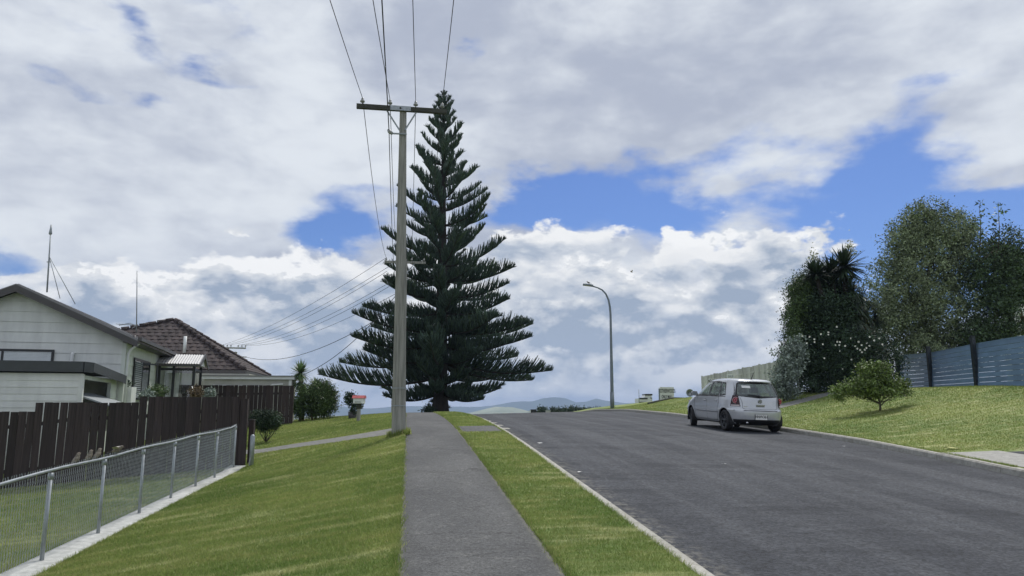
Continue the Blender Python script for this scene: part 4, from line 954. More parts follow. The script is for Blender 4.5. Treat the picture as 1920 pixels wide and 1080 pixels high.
# ---------------------------------------------------------------- foliage
def rdir(rng, n):
    v = rng.normal(size=(n, 3)); return v/np.linalg.norm(v, axis=1, keepdims=True)
def leaf_quads(C, rng, size, aspect=.5, up=.3, jitter=.35, axis=None):
    n = len(C); nrm = rdir(rng, n); nrm[:, 2] += up; nrm /= np.linalg.norm(nrm, axis=1, keepdims=True)
    ax = rdir(rng, n) if axis is None else axis+rdir(rng, n)*.6
    ax = ax-nrm*(ax*nrm).sum(1, keepdims=True); ax /= np.linalg.norm(ax, axis=1, keepdims=True)+1e-9
    sd = np.cross(nrm, ax); L = size*(1+rng.uniform(-jitter, jitter, n))[:, None]
    fold = nrm*L*.12
    V = np.stack([C, C+ax*L*.5+sd*L*aspect*.5+fold, C+ax*L, C+ax*L*.5-sd*L*aspect*.5+fold], 1)
    return V.reshape(-1, 3), np.arange(n*4).reshape(-1, 4)
def crown_pts(blobs, rng, ncl, nleaf, crad, shell=.55, lump=.25):
    vol = np.array([b[1]*b[2]*b[3] for b in blobs])**(2/3); cnt = rng.multinomial(ncl, vol/vol.sum())
    cc = []
    for b, k in zip(blobs, cnt):
        d = rdir(rng, k); r = (shell+(1-shell)*rng.random(k)**.6)*(1+rng.normal(0, lump*.5, k))
        cc.append(np.array(b[0])[None]+d*r[:, None]*np.array([[b[1], b[2], b[3]]]))
    cc = np.concatenate(cc); sz = rng.uniform(.5, 1.35, len(cc)); L = np.repeat(cc, nleaf, 0)+rng.normal(size=(len(cc)*nleaf, 3))*np.repeat(sz, nleaf)[:, None]*crad
    return cc, L
def blobpx(u, v, Y, ru, rv, ry=None):
    return (tuple(at(u, v, Y)), ru*Y/1400, ry if ry else ru*Y/1400*.8, rv*Y/1400)
def foliage(name, blobs, ncl, nleaf, crad, size, mt, parent, seed, aspect=.5, shell=.55, up=.3, floor=None, lump=.25):
    rng = np.random.default_rng(seed); cc, L = crown_pts(blobs, rng, ncl, nleaf, crad, shell, lump)
    if floor is not None: L = L[L[:, 2] > floor]
    V, F = leaf_quads(L, rng, size, aspect, up); V -= np.array(org(parent))
    o = link(bpy.data.objects.new(name, np_mesh(name, V, F, mt)), parent); return o, cc
def twigs(name, root_pts, cc, parent, mt, rng, n, r0=.02, sub=3):
    mb = MB(); idx = rng.choice(len(cc), min(n, len(cc)), replace=False)
    for i in idx:
        c = Vector(cc[i]); a = min(root_pts, key=lambda p: (Vector(p)-c).length+random.uniform(0, .5)); a = Vector(a)
        m1 = a.lerp(c, .5)+Vector((0, 0, -.08*(c-a).length))+Vector(np.random.default_rng(int(i)).normal(size=3))*.06*(c-a).length
        mb.tube([a, m1, c], [r0, r0*.6, r0*.2], 4, cap=False)
    return mb.build(name, mt, parent, recalc=False)
def trunk(parent, pts, rs, mt, name='trunk', n=10): return MB().tube(pts, rs, n).build(name, mt, parent)
def rosette(c, rng, n, L, w, droop=.25, lo=-.3, mbo=None, flat=1.):
    # long stiff blades radiating from one point
    V = []; F = []; c = np.array(c, float)
    for i in range(n):
        z = rng.uniform(lo, 1.); a = rng.uniform(0, 2*math.pi); h = math.sqrt(max(0, 1-z*z)); d = np.array([h*math.cos(a), h*math.sin(a), z*flat]); d /= np.linalg.norm(d)
        s = np.cross(d, [0, 0, 1.]); s /= np.linalg.norm(s)+1e-6; l = L*rng.uniform(.75, 1.1); o = len(V)
        for k, (f, ww) in enumerate(((0, .6), (.35, 1.), (.7, .75))):
            p = c+d*l*f+np.array([0, 0, -droop*l*f*f*(1-abs(z))]); V += [p-s*w*ww/2, p+s*w*ww/2]
        p = c+d*l+np.array([0, 0, -droop*l*(1-abs(z))]); V += [p, p]
        F += [(o, o+1, o+3, o+2), (o+2, o+3, o+5, o+4), (o+4, o+5, o+7, o+6)]
    return V, F
def rosettes(name, specs, mt, parent, seed):
    rng = np.random.default_rng(seed); V = []; F = []
    for sp in specs:
        v, f = rosette(sp[0], rng, *sp[1:]); k = len(V); V += v; F += [tuple(i+k for i in q) for q in f]
    V = np.array(V)-np.array(org(parent)); return link(bpy.data.objects.new(name, np_mesh(name, V, F, mt)), parent)
def flowers(name, C, size, mt, parent, seed):
    rng = np.random.default_rng(seed)
    for c in C:
        V = []; F = []; c = np.array(c)
        for k in range(6):
            a = k*math.pi/3+rng.uniform(-.2, .2); d = np.array([math.cos(a), -.25, math.sin(a)])*size*rng.uniform(.7, 1.1); s = np.array([-math.sin(a), 0, math.cos(a)])*size*.45; o = len(V)
            V += [c, c+d*.6+s, c+d+np.array([0, -.02, 0]), c+d*.6-s]; F.append((o, o+1, o+2, o+3))
        link(bpy.data.objects.new(name, np_mesh(name, np.array(V)-np.array(org(parent)), F, mt)), parent)

# ---- the great pine
TB = at(825.5, 774, 45); tb = Vector((TB.x, TB.y, Hxy(TB.x, TB.y)-.15)); pine = thing('norfolk_pine', tb, 'huge symmetrical dark pine with tiered upcurved boughs at the top of the footpath', 'tree')
HT = at(833, 168, 45).z-tb.z; lean = (at(833, 168, 45).x-tb.x)/HT
def tx(h): return tb+Vector((lean*h, 0, h))
MB().tube([tx(h) for h in (-.3, .15, .5, 1.2, 2.5, 5, 8, 11, 14, 17, 19.2, HT)], [.74, .60, .50, .44, .41, .37, .31, .24, .17, .10, .055, .012], 16).build('trunk', M['bark'], pine)
def bough_mesh(L, seed, bend, new=.12):
    # limb along +x curving up at its tip, carrying rows of upswept cords
    rng = np.random.default_rng(seed); V = []; F = []; MI = []
    def z_of(x): f = x/L; return L*(bend*(f**2.4)-.045*math.sin(f*math.pi)*min(1, L/4))
    def seg(p, q, r0, r1, m_, nn=3):
        p = np.array(p); q = np.array(q); d = q-p; d /= np.linalg.norm(d)+1e-9; u = np.cross(d, [.13, .2, 1.]); u /= np.linalg.norm(u); w = np.cross(d, u); o = len(V)
        for c, r in ((p, r0), (q, r1)):
            for k in range(nn): a = 2*math.pi*k/nn; V.append(c+(u*math.cos(a)+w*math.sin(a))*r)
        for k in range(nn): F.append((o+k, o+(k+1) % nn, o+nn+(k+1) % nn, o+nn+k)); MI.append(m_)
    n = 14; xs = np.linspace(0, L, n); sway = rng.uniform(-.05, .05)*L
    cl = [np.array([x, sway*(x/L)**2, z_of(x)]) for x in xs]; r0 = .022+.011*L
    for i in range(n-1): seg(cl[i], cl[i+1], r0*(1-.8*xs[i]/L), r0*(1-.8*xs[i+1]/L), 0, 5)
    st = .05 if L > 2.2 else .045; x = max(.12*L, .25) if L > 2.5 else .12*L
    while x < L*1.0:
        f = x/L; base = np.array([x, sway*f*f, z_of(x)])
        env = min(1., (f/.22)**.8)*(1.0 if f < .80 else (1-f)/.20*.75+.25); l = (.21+.170*min(L, 5.2))*env*rng.uniform(.75, 1.12)
        if rng.random() < .06: x += st*2
        for sd in (-1, 1):
            # a lateral: leans outward and forward, then its cords lift
            yaw = rng.uniform(.55, .95)*sd; pitch = rng.uniform(.45, 1.0); d = np.array([math.cos(yaw)*math.cos(pitch), math.sin(yaw)*math.cos(pitch), math.sin(pitch)])
            p = base; k = 4; m_ = 2 if rng.random() < new else 1; rr = .030
            for j in range(k):
                d2 = d+np.array([.03, 0, .26*j]); d2 /= np.linalg.norm(d2); q = p+d2*l/k; seg(p, q, rr*(1-.08*j), rr*(.92-.08*j) if j < k-1 else .006, m_)
                # needle spurs thicken the cord
                for t_ in range(2):
                    e = rdir(rng, 1)[0]*.5+d2*.9; e[2] += .5; e /= np.linalg.norm(e); seg(p+(q-p)*rng.random(), p+(q-p)*.5+e*rng.uniform(.07, .15), .014, .003, m_)
                p = q
            if rng.random() < .7:
                d3 = d+np.array([rng.uniform(-.2, .3), -sd*.25, .75]); d3 /= np.linalg.norm(d3); p0_ = base+d*l*.35; seg(p0_, p0_+d3*l*.5, rr, .006, m_)
        x += st*rng.uniform(.8, 1.2)
    tuft = cl[-1]
    for k in range(16):
        e = rdir(rng, 1)[0]*.5+np.array([.8, 0, .5]); e /= np.linalg.norm(e); seg(tuft-np.array([.12, 0, .03]), tuft+e*rng.uniform(.08, .24), .02, .005, 1)
    V = np.array(V)*1.0
    return np_mesh('bough', V, F, [M['bark'], M['pine'], M['pine_new']], MI)
lib = {}
for key, L, bend in (('xs', .55, .22), ('s', 1.1, .30), ('m', 2.0, .30), ('l', 3.2, .22), ('xl', 4.6, .145), ('xxl', 5.9, .095)):
    lib[key] = [(L, bough_mesh(L, 11+7*i+int(L*10), bend*(.75+.25*i))) for i in range(3)]
def pick(L): k = min(lib, key=lambda q: abs(lib[q][0][0]-L)/L); return random.choice(lib[k])
# reach of the silhouette against height above the base
hr_ = [.9, 1.7, 2.3, 3.2, 4.2, 5.4, 6.5, 7.6, 9., 10.5, 12, 13.5, 15, 16.5, 18, 19, HT-.3]
rr_ = [1.8, 5.9, 6.9, 6.9, 6.3, 5.6, 5.0, 4.75, 4.3, 3.75, 3.15, 2.55, 2.1, 1.75, 1.25, .85, .28]
h = 1.5; wh = 0
while h < HT-.15:
    Rr = float(np.interp(h, hr_, rr_)); nb = 8 if h < 6 else (7 if h < 10 else 5)
    if h > HT-1.6: nb = 5
    a0 = float(np.interp(h, [1, 2.2, 3.5, 6, 10, 14, 17, HT], [-6, -6, -5, -2, 7, 17, 24, 34])); off = random.uniform(0, 360)
    for k in range(nb):
        if h < 2.4 and random.random() < .12: continue
        L = Rr*random.uniform(.70, 1.10); l0, me_ = pick(L); pit = a0+random.uniform(-7, 7); az_ = off+360/nb*k+random.uniform(-11, 11)
        o = inst('bough', me_, pine, tx(h+random.uniform(-.12, .12)), (0, 0, 0), (L/l0, L/l0*random.uniform(.9, 1.15), L/l0*random.uniform(.9, 1.1)))
        o.rotation_euler = (R(random.uniform(-8, 8)), R(-pit), R(az_))
    if h < 11.5:                       # shorter shoots that fill the crown next to the stem
        for k in range(4 if h < 7 else 2):
            l0, me_ = pick(Rr*.42); L = Rr*random.uniform(.30, .5); o = inst('bough', me_, pine, tx(h+random.uniform(.25, .55)), (0, 0, 0), (L/l0, L/l0, L/l0)); o.rotation_euler = (0, R(-a0-random.uniform(0, 16)), R(random.uniform(0, 360)))
    h += float(np.interp(h, [0, 5, 10, 16, HT], [.97, .95, .88, .74, .5]))*random.uniform(.9, 1.1); wh += 1
# short dead stubs and sprays low on the trunk
for (hh, az_, L) in ((.75, 178, .55), (1.5, 5, 2.0), (1.35, -20, 2.2), (1.2, 185, .9), (.35, 190, .7), (.4, 10, .5), (1.5, 160, 1.6)):
    l0, me_ = pick(L); o = inst('bough', me_, pine, tx(hh), (0, R(-2), R(az_)), (L/l0,)*3)

# ---- right hand trees
def shrub(name, label, cat, base, blobs, ncl, nleaf, crad, size, mt, seed, group=None, trunk_pts=None, tw=40, aspect=.5, shell=.5, floor=None, r0=.03, up=.3, lump=.25):
    b = Vector(base); t = thing(name, b, label, cat, group)
    o, cc = foliage('foliage', blobs, ncl, nleaf, crad, size, mt, t, seed, aspect, shell, up, floor, lump)
    pts = trunk_pts or [b-Vector((0, 0, .2)), b.lerp(Vector(blobs[0][0]), .5), Vector(blobs[0][0])]
    trunk(t, pts, [r0*2.2]+[r0*1.5]*(len(pts)-2)+[r0], M['twig'] if mt is not M['leafdark'] else M['bark'])
    if tw: twigs('branches', pts[1:], cc, t, M['twig'] if mt is not M['leafdark'] else M['bark'], np.random.default_rng(seed), tw, r0*.6)
    return t, cc
def gp(u, v, Y): q = at(u, v, Y); return Vector((q.x, q.y, Hxy(q.x, q.y)))
YB = 33.
t, cc = shrub('broadleaf_tree', 'large loose olive green tree rising behind the blue panel fence', 'tree', gp(1735, 700, 35.5),
    [blobpx(*b) for b in ((1752, 475, 35.5, 80, 85), (1700, 570, 35, 80, 88), (1665, 600, 35, 48, 62), (1775, 600, 35.5, 85, 90), (1740, 418, 35.5, 58, 44), (1692, 486, 35.5, 40, 48), (1808, 505, 36, 55, 75), (1700, 450, 35.5, 40, 40), (1672, 520, 35.5, 26, 36), (1740, 655, 35, 70, 34), (1795, 440, 36, 40, 44))],
    1700, 46, .18, .115, M['leafolive'], 21, tw=140, shell=.3, trunk_pts=[gp(1735, 700, 35.5), at(1738, 640, 35.5), at(1730, 560, 35.5), at(1748, 480, 35.5), at(1750, 430, 35.5)], r0=.06, lump=.4)
t2, cc = shrub('broadleaf_tree', 'darker glossy tree at the right edge behind the blue panel fence', 'tree', gp(1870, 700, 34),
    [blobpx(*b) for b in ((1862, 520, 34, 46, 76), (1890, 480, 34.5, 36, 50), (1868, 600, 34, 40, 56), (1838, 640, 34, 48, 34), (1912, 545, 35, 34, 34), (1905, 500, 35, 24, 50))],
    700, 44, .17, .12, M['leafgreen'], 22, tw=60, shell=.35, trunk_pts=[gp(1870, 700, 34), at(1866, 640, 34), at(1868, 560, 34), at(1862, 470, 34)], r0=.05, lump=.45)
rng = np.random.default_rng(5)
C = [];
for (u0, v0, v1) in ((1836, 376, 470), (1871, 378, 470)):
    for k in range(95): f = rng.random(); p = at(u0+rng.normal(0, 5.0)+6*math.sin(f*9), v0+(v1-v0)*f, 34); C.append((p.x, p.y+rng.normal(0, .12), p.z))
V, F = leaf_quads(np.array(C), rng, .15, .55, .1); 
for k in (0, 1):
    Vk = V[k*380:(k+1)*380]-np.array(org(t2)); link(bpy.data.objects.new('shoot', np_mesh('shoot', Vk, np.arange(380).reshape(-1, 4), M['leafmid'])), t2)['kind'] = 'stuff'
for u0 in (1836, 1871): MB().tube([at(u0, 480, 34), at(u0+3, 430, 34), at(u0, 380, 34)], [.03, .02, .006], 5).build('stem', M['twig'], t2)
# dense dark tree with climbers, flowering shrubs and yuccas
dt, cc = shrub('evergreen_tree', 'dense dark evergreen tree standing at the left of the right hand planting', 'tree', gp(1530, 752, 33.5),
    [blobpx(*b) for b in ((1575, 560, 33.8, 36, 60), (1530, 560, 33.5, 46, 60), (1555, 620, 33.5, 62, 90), (1512, 620, 33.2, 40, 80), (1550, 550, 33.8, 42, 42), (1540, 690, 33.2, 72, 62), (1505, 560, 33.2, 24, 40), (1500, 650, 33, 34, 50), (1560, 585, 32.3, 40, 36), (1575, 645, 32.0, 44, 40))],
    1700, 48, .17, .10, M['leafdark'], 23, tw=50, shell=.45, r0=.06, lump=.3)
ws, cc = shrub('flowering_shrub', 'white flowered dark shrub below the yucca trunk, flowers dotted over its top', 'shrub', gp(1625, 745, 32.3),
    [blobpx(*b) for b in ((1600, 680, 32.3, 70, 62), (1650, 680, 32.6, 42, 55), (1560, 700, 32, 60, 50), (1620, 650, 32.6, 50, 32))],
    800, 40, .17, .085, M['leafdark'], 24, tw=30, shell=.5, r0=.03)
fl = [(1505, 628), (1520, 630), (1538, 626), (1552, 622), (1555, 629), (1571, 613), (1529, 635), (1512, 645), (1545, 645), (1568, 640), (1584, 647), (1571, 647), (1601, 650), (1608, 653), (1617, 645), (1622, 651), (1616, 661), (1632, 632), (1628, 650), (1650, 635), (1655, 645), (1594, 676), (1577, 640), (1594, 635), (1640, 640), (1527, 640), (1612, 642), (1615, 656)]
flowers('flower', [at(u+random.uniform(-3, 3), v+random.uniform(-2, 2), 31.0) for u, v in fl]+[at(random.gauss(1590, 40), random.gauss(650, 18), 31.2) for _ in range(6)], .048, M['petal'], ws, 3)
sv, cc = shrub('silver_shrub', 'pale silvery leaved shrub just right of the parked car', 'shrub', gp(1468, 748, 31),
    [blobpx(*b) for b in ((1478, 690, 31, 24, 44), (1465, 715, 31, 20, 30), (1492, 660, 31.3, 20, 34), (1470, 735, 31, 22, 20))], 240, 30, .10, .10, M['leafsilver'], 25, tw=30, shell=.3, r0=.02, aspect=.6)
hd_, cc = shrub('hanging_creeper', 'mid green creeper draped over the upper left of the dark evergreen tree', 'shrub', gp(1500, 750, 32.5),
    [blobpx(*b) for b in ((1495, 575, 32.7, 20, 56), (1486, 610, 32.6, 16, 36), (1508, 535, 33, 24, 22), (1490, 640, 32.4, 16, 30))], 260, 36, .13, .08, M['leafmid'], 26, tw=10, shell=.2, r0=.015)
def yucca(label, base, heads, mt, seed, trunk_r=.12, panicle=(), skirt=(), stem='thatch'):
    t = thing('yucca', base, label, 'yucca')
    for h_ in heads: MB().tube([base-Vector((0, 0, .2)), Vector(base).lerp(Vector(h_[0]), .5)+Vector((.05, 0, 0)), Vector(h_[0])], [trunk_r*1.3, trunk_r, trunk_r*.8], 9).build('trunk', M[stem], t)
    rosettes('leaf_rosettes', heads, mt, t, seed)
    if skirt: rosettes('leaf_skirt', skirt, M['yucca_dark'], t, seed+1)
    rng = np.random.default_rng(seed)
    for c in panicle:
        C = np.array(c[0])+rng.normal(size=(170, 3))*np.array([c[1]*.45, c[1]*.4, c[1]]); C[:, 0] = c[0][0]+(C[:, 0]-c[0][0])*np.clip(1.3-(C[:, 2]-c[0][2])/c[1]*.5, .2, 1.6)
        V, F = leaf_quads(C, rng, .09, .8); link(bpy.data.objects.new('flower_spike', np_mesh('flower_spike', V-np.array(org(t)), F, M['flowercream'])), t)['kind'] = 'stuff'
    return t
M['flowercream'] = mat('cream_flower', (.40, .42, .27), .7, var=.15, island=.2)
yb = gp(1590, 745, 33.6)
yucca('tall twin headed yucca with cream flower spikes above the dark evergreen tree', yb,
    [(at(1583, 500, 32.6), 230, 1.12, .10, .2, -.75), (at(1558, 512, 32.8), 130, .95, .09, .2, -.5), (at(1530, 516, 32.4), 150, .9, .085, .25, -.4)], M['yucca_dark'], 31, stem='bark', panicle=((at(1594, 469, 33.6), .26), (at(1526, 487, 33.4), .26)),
    skirt=[(at(1597, v, 32.6), 90, .9, .085, .9, -.9, None, .7) for v in (545, 570, 595, 615)])
yucca('slender yucca whose drooping leaves show against the sky between the two tree masses', gp(1622, 745, 34.5),
    [(at(1612, 560, 34.5), 90, .95, .06, .7, -.6), (at(1620, 590, 34.5), 100, 1.05, .06, .9, -.8), (at(1640, 600, 34.6), 60, .8, .05, .9, -.6)], M['yucca_dark'], 33)
# small tree on the bank
sb = gp(1651, 771, 24.); st_, cc = shrub('small_tree', 'small bright green spreading tree on the grass bank before the blue fence', 'tree', sb,
    [blobpx(*b) for b in ((1636, 712, 24, 28, 20), (1662, 720, 24, 32, 18), (1612, 724, 23.8, 30, 12), (1578, 729, 23.8, 26, 7), (1622, 694, 24, 14, 13), (1652, 690, 24, 18, 12), (1690, 722, 24.2, 14, 10), (1640, 735, 24, 44, 8), (1572, 745, 23.8, 11, 5), (1698, 738, 24.2, 12, 4))],
    430, 34, .075, .075, M['leafbright'], 41, tw=110, shell=.35, trunk_pts=[sb-Vector((0, 0, .1)), at(1650, 755, 24), at(1645, 742, 24), at(1640, 722, 24)], r0=.018, lump=.35)
MB().tube([at(1650, 762, 24), at(1660, 752, 24), at(1674, 742, 24)], [.02, .016, .01], 6).build('branch', M['twig'], st_)
MB().tube([at(1648, 757, 24), at(1625, 745, 24), at(1590, 740, 23.9)], [.022, .016, .008], 6).build('branch', M['twig'], st_)
# white house corner at the right edge
wh_ = thing('white_house', at(1960, 640, 40), 'white rendered house wall seen past the trees at the right edge', 'house'); a_ = at(1896, 560, 40)
MB().box((a_.x, 40, 1.5), (a_.x+8, 41, at(1900, 552, 40).z)).build('wall', M['whitepaint'], wh_); MB().box((a_.x-.25, 39.7, at(1900, 552, 40).z+.003), (a_.x+8.3, 41.2, at(1900, 549, 40).z+.1)).build('roof', M['trim'], wh_)
q = at(1900, 640, 36.5); pq = thing('timber_post', (q.x, q.y, 2.4), 'brown timber post standing before the white wall at the right edge', 'post'); MB().box((q.x-.11, q.y-.11, 2.2), (q.x+.11, q.y+.11, at(1900, 546, 36.5).z)).build('shaft', M['boardwarm'], pq); MB().box((q.x-.17, q.y-.17, at(1900, 546, 36.5).z), (q.x+.17, q.y+.17, at(1900, 541, 36.5).z)).build('cap', M['galv'], pq)
yucca('short spiky plant with straw coloured leaves behind the fence at the right edge', gp(1915, 660, 35), [(at(1918, 600, 35), 50, .6, .06, .3, -.2)], M['thatch'], 44, .08)
shrub('shrub', 'low grassy shrub behind the fence beside the brown post', 'shrub', gp(1895, 660, 34.5), [blobpx(1900, 622, 34.6, 34, 14), blobpx(1885, 640, 34.4, 30, 14)], 120, 26, .12, .09, M['leafmid'], 45, tw=0)

# ---- left hand plants
yb = gp(566, 781, 33); yucca('bright spiky yucca head above the shrubs left of the pine', yb, [(at(563, 699, 33), 230, .62, .055, .1, -.7), (at(563, 716, 33), 90, .55, .05, .8, -.9)], M['yucca'], 51, .10)
yucca('low spiky plant beside the tall yucca head', gp(592, 780, 33.4), [(at(591, 722, 33.4), 120, .42, .045, .1, -.4)], M['yucca'], 52, .06)
shrub('garden_shrub', 'leafy green shrub mass filling the gap right of the farther paling fence', 'shrub', gp(588, 781, 32.5),
    [blobpx(*b) for b in ((577, 752, 32.5, 26, 28), (598, 748, 32.6, 26, 32), (615, 755, 32.8, 18, 26), (560, 765, 32.3, 12, 16), (608, 730, 32.8, 16, 14))], 520, 34, .10, .10, M['leafmid'], 53, tw=30, aspect=.32, r0=.02)
sd = thing('seed_head_plant', gp(630, 778, 32.6), 'thin stalks with round grey seed heads leaning right of the left shrubs', 'plant')
for u, v, b_ in ((637, 741, 622), (607, 716, 604), (618, 717, 612), (641, 760, 628), (626, 729, 618)):
    a = at(b_, 775, 32.6); e = at(u, v, 32.5); MB().tube([a, a.lerp(e, .6)+Vector((0, 0, .1)), e], .009, 4).build('stalk', M['twig'], sd)
    C = np.array(e)[None]+rdir(np.random.default_rng(int(u)), 46)*.065; V, F = leaf_quads(C, np.random.default_rng(1), .04, .5); link(bpy.data.objects.new('seed_head', np_mesh('seed_head', V-np.array(org(sd)), F, M['galvdull'])), sd)
b_ = gp(499, 822, 21.6); rb2, cc = shrub('round_bush', 'round dark clipped bush on bare curved stems beside the fence end', 'bush', b_,
    [blobpx(*b) for b in ((498, 788, 21.6, 25, 16), (482, 785, 21.6, 11, 13), (514, 790, 21.6, 12, 12), (500, 798, 21.6, 18, 10))], 340, 34, .055, .045, M['leafdark'], 55, tw=0, shell=.4, r0=.008)
for k, (du, dv) in enumerate(((-14, -18), (-6, -20), (3, -19), (12, -18), (18, -20))): MB().tube([b_, at(499+du*.8, 812, 21.6), at(499+du, 822+dv*1.1, 21.6)], [.016, .012, .008], 5).build('stem', M['twig'], rb2)
shrub('potted_shrub', 'small sparse dark shrub in a tub just behind the letterbox', 'shrub', gp(661, 776, 29.5), [blobpx(*b) for b in ((660, 752, 29.5, 13, 12), (655, 745, 29.5, 8, 8), (668, 758, 29.5, 12, 10), (664, 770, 29.5, 7, 5))], 95, 16, .07, .085, M['leafdark'], 56, tw=30, shell=.3, r0=.012)
q = gp(661, 776, 29.6); tag(MB().tube([(q.x, q.y, q.z-.1), (q.x, q.y, q.z+.28)], [.14, .18], 12).build('plant_tub', M['trim']), 'dark round tub holding the sparse shrub behind the letterbox', 'pot')
# garden plants peeping over the near fence
for i, (u, v, Y_, ru, rv, mt_, nm) in enumerate(((295, 735, 19.2, 16, 9, 'leafmid', 'grey green'), (275, 742, 18.8, 10, 5, 'leafsilver', 'pale'), (368, 736, 19.6, 9, 6, 'thatch', 'straw coloured'), (393, 738, 20, 7, 4, 'leafsilver', 'silvery'))):
    bq = at(u, v, Y_); shrub('garden_plant', ['grey green plant spilling over the fence below the side window', 'pale leaved plant just right of the garage hatch', 'straw coloured seed plant over the fence below the porch', 'small silvery plant over the fence right of the porch'][i], 'plant', (bq.x, bq.y, .5), [blobpx(u, v, Y_, ru, rv)], 60, 20, .05, .05, M[mt_], 60+i, tw=0, r0=.01)
wq = gp(359, 745, 20.2); tag(MB().tube([(wq.x, wq.y, .5), (wq.x, wq.y, at(359, 724, 20.2).z)], .02, 6).build('garden_stake', M['whitepaint']), 'thin white stake standing behind the fence below the porch', 'stake')

# ---- things beyond the crest
q = at(1000, 772, 85); vn = thing('parked_van', (q.x, q.y, q.z-1.6), 'dark van beyond the crest of the road', 'van')
zt_ = at(1000, 767.5, 85).z; MB().prism([(q.x-.38, q.y, q.z-1.5), (q.x-.38, q.y, zt_-.15), (q.x-.26, q.y, zt_), (q.x+.34, q.y, zt_), (q.x+.36, q.y, zt_-.1), (q.x+.36, q.y, q.z-1.5)], (0, 1.9, 0)).build('body', M['carblack'], vn)
MB().box((q.x-.40, q.y-.02, zt_-.36), (q.x-.30, q.y+.3, zt_-.12)).build('window', M['whitepaint'], vn)
for dx in (-.3, .3): MB().tube([(q.x+dx-.05, q.y+.3, q.z-1.35), (q.x+dx+.05, q.y+.3, q.z-1.35)], .25, 10).build('wheel', M['black'], vn)
q = at(1028, 772, 90); s2 = thing('small_shed', (q.x, q.y, q.z-2), 'tiny pale blue shed in the dark hedge beyond the road crest', 'shed'); MB().box((q.x-.28, q.y, q.z-2), (q.x+.28, q.y+1.5, at(1028, 769.5, 90).z)).build('wall', M['polyc'], s2)
MB().box((q.x-.34, q.y-.1, at(1028, 769.5, 90).z), (q.x+.34, q.y+1.6, at(1028, 768.7, 90).z)).build('roof', M['galvdull'], s2)
hb = [blobpx(u, 772+random.uniform(-1.2, 1.2), 92, random.uniform(5, 9), random.uniform(3.5, 6), 1.) for u in list(range(1014, 1024, 5))+list(range(1036, 1100, 6))+list(range(1106, 1135, 6))]
shrub('hedge', 'row of low dark trees along the road crest left of the street lamp', 'hedge', (at(1070, 775, 92).x, 92, at(1070, 775, 92).z-2), hb, 520, 26, .16, .2, M['leafdark'], 71, tw=0, shell=.3, r0=.05)
shrub('bush', 'little dark bush at the foot of the pine on its left', 'bush', gp(800, 775, 44), [blobpx(800, 770, 44, 6, 7), blobpx(808, 771, 44, 6, 5)], 50, 20, .12, .1, M['leafdark'], 72, tw=0)
# small white utility vehicle on the hill
q = at(1211, 751, 58); uv_ = thing('utility_vehicle', (q.x, q.y, q.z), 'small white utility vehicle with dark windows parked on the hill left of the notice board', 'vehicle'); w = M['whitepaint']
gz = Hxy(q.x, q.y); a_, b_, c_, d_ = at(1197, 758, 58), at(1225, 741, 58), at(1199, 747, 58), at(1210, 740, 58)
MB().box((a_.x, 58, a_.z), (at(1222, 750, 58).x, 59.6, c_.z)).build('body', w, uv_)
MB().prism([(at(1208, 748, 58).x, 58.1, c_.z), (at(1210, 748, 58).x, 58.1, at(1210, 741, 58).z), (at(1222, 748, 58).x, 58.1, at(1222, 740, 58).z), (at(1224, 748, 58).x, 58.1, c_.z-.3)], (0, 1.4, 0)).build('cab', w, uv_)
MB().box((at(1210, 748, 58).x, 58.07, at(1210, 741.5, 58).z), (at(1224, 748, 58).x, 59.4, at(1210, 738.5, 58).z)).build('roof', M['frame'], uv_)
MB().box((at(1199, 748, 58).x, 57.97, at(0, 748.5, 58).z), (at(1214, 748, 58).x, 58.02, at(0, 745.8, 58).z)).build('window', M['frame'], uv_)
MB().box((at(1199, 748, 58).x, 57.97, at(0, 757, 58).z), (at(1212, 748, 58).x, 58.02, at(0, 753.5, 58).z)).build('grille', M['frame'], uv_)
MB().box((at(1219, 748, 58).x, 58.05, at(0, 749, 58).z), (at(1223, 748, 58).x, 58.08, at(0, 745.6, 58).z)).build('window', M['frame'], uv_)
for u in (1197, 1219): MB().tube([(at(u, 748, 58).x, 58.3, at(0, 757, 58).z-.05), (at(u, 748, 58).x+.2, 58.3, at(0, 757, 58).z-.05)], .30, 12).build('wheel', M['black'], uv_)

# ---------------------------------------------------------------- lawn blades
def blades(name, tr_, sr, dens, keep, hgt, wid, seed):
    rng = np.random.default_rng(seed); area = (tr_[1]-tr_[0])*(sr[1]-sr[0]); n = int(area*dens)
    t = rng.uniform(*tr_, n); s = rng.uniform(*sr, n)
    X = t*CS-s*SN; Y = t*SN+s*CS; dist = np.hypot(X, Y)
    pr = np.clip((7.5/np.maximum(dist, 3.5))**2, 0, 1); m = (rng.random(n) < pr) & keep(t, s) & (Y > 3.2) & (np.abs(X)/np.maximum(Y, .1) < .72)
    t, s, X, Y, dist = t[m], s[m], X[m], Y[m], dist[m]; n = len(t); Z = H(t, s); k = np.clip(dist/7.5, .8, 4)
    a = rng.uniform(0, 2*np.pi, n); w = wid*k*rng.uniform(.7, 1.3, n); h = hgt*rng.uniform(.5, 1.3, n)*(.8+.2*k); lx, ly = rng.normal(0, .6, n)*h, rng.normal(0, .6, n)*h
    A = np.stack([X-np.cos(a)*w, Y-np.sin(a)*w, Z-.004], -1); B = np.stack([X+np.cos(a)*w, Y+np.sin(a)*w, Z-.004], -1); C = np.stack([X+lx, Y+ly, Z+h], -1)
    V = np.stack([A, B, C], 1).reshape(-1, 3); F = np.arange(n*3).reshape(-1, 3)
    return tag(link(bpy.data.objects.new(name, np_mesh(name, V, F, M['blade']))), kind='stuff'), n
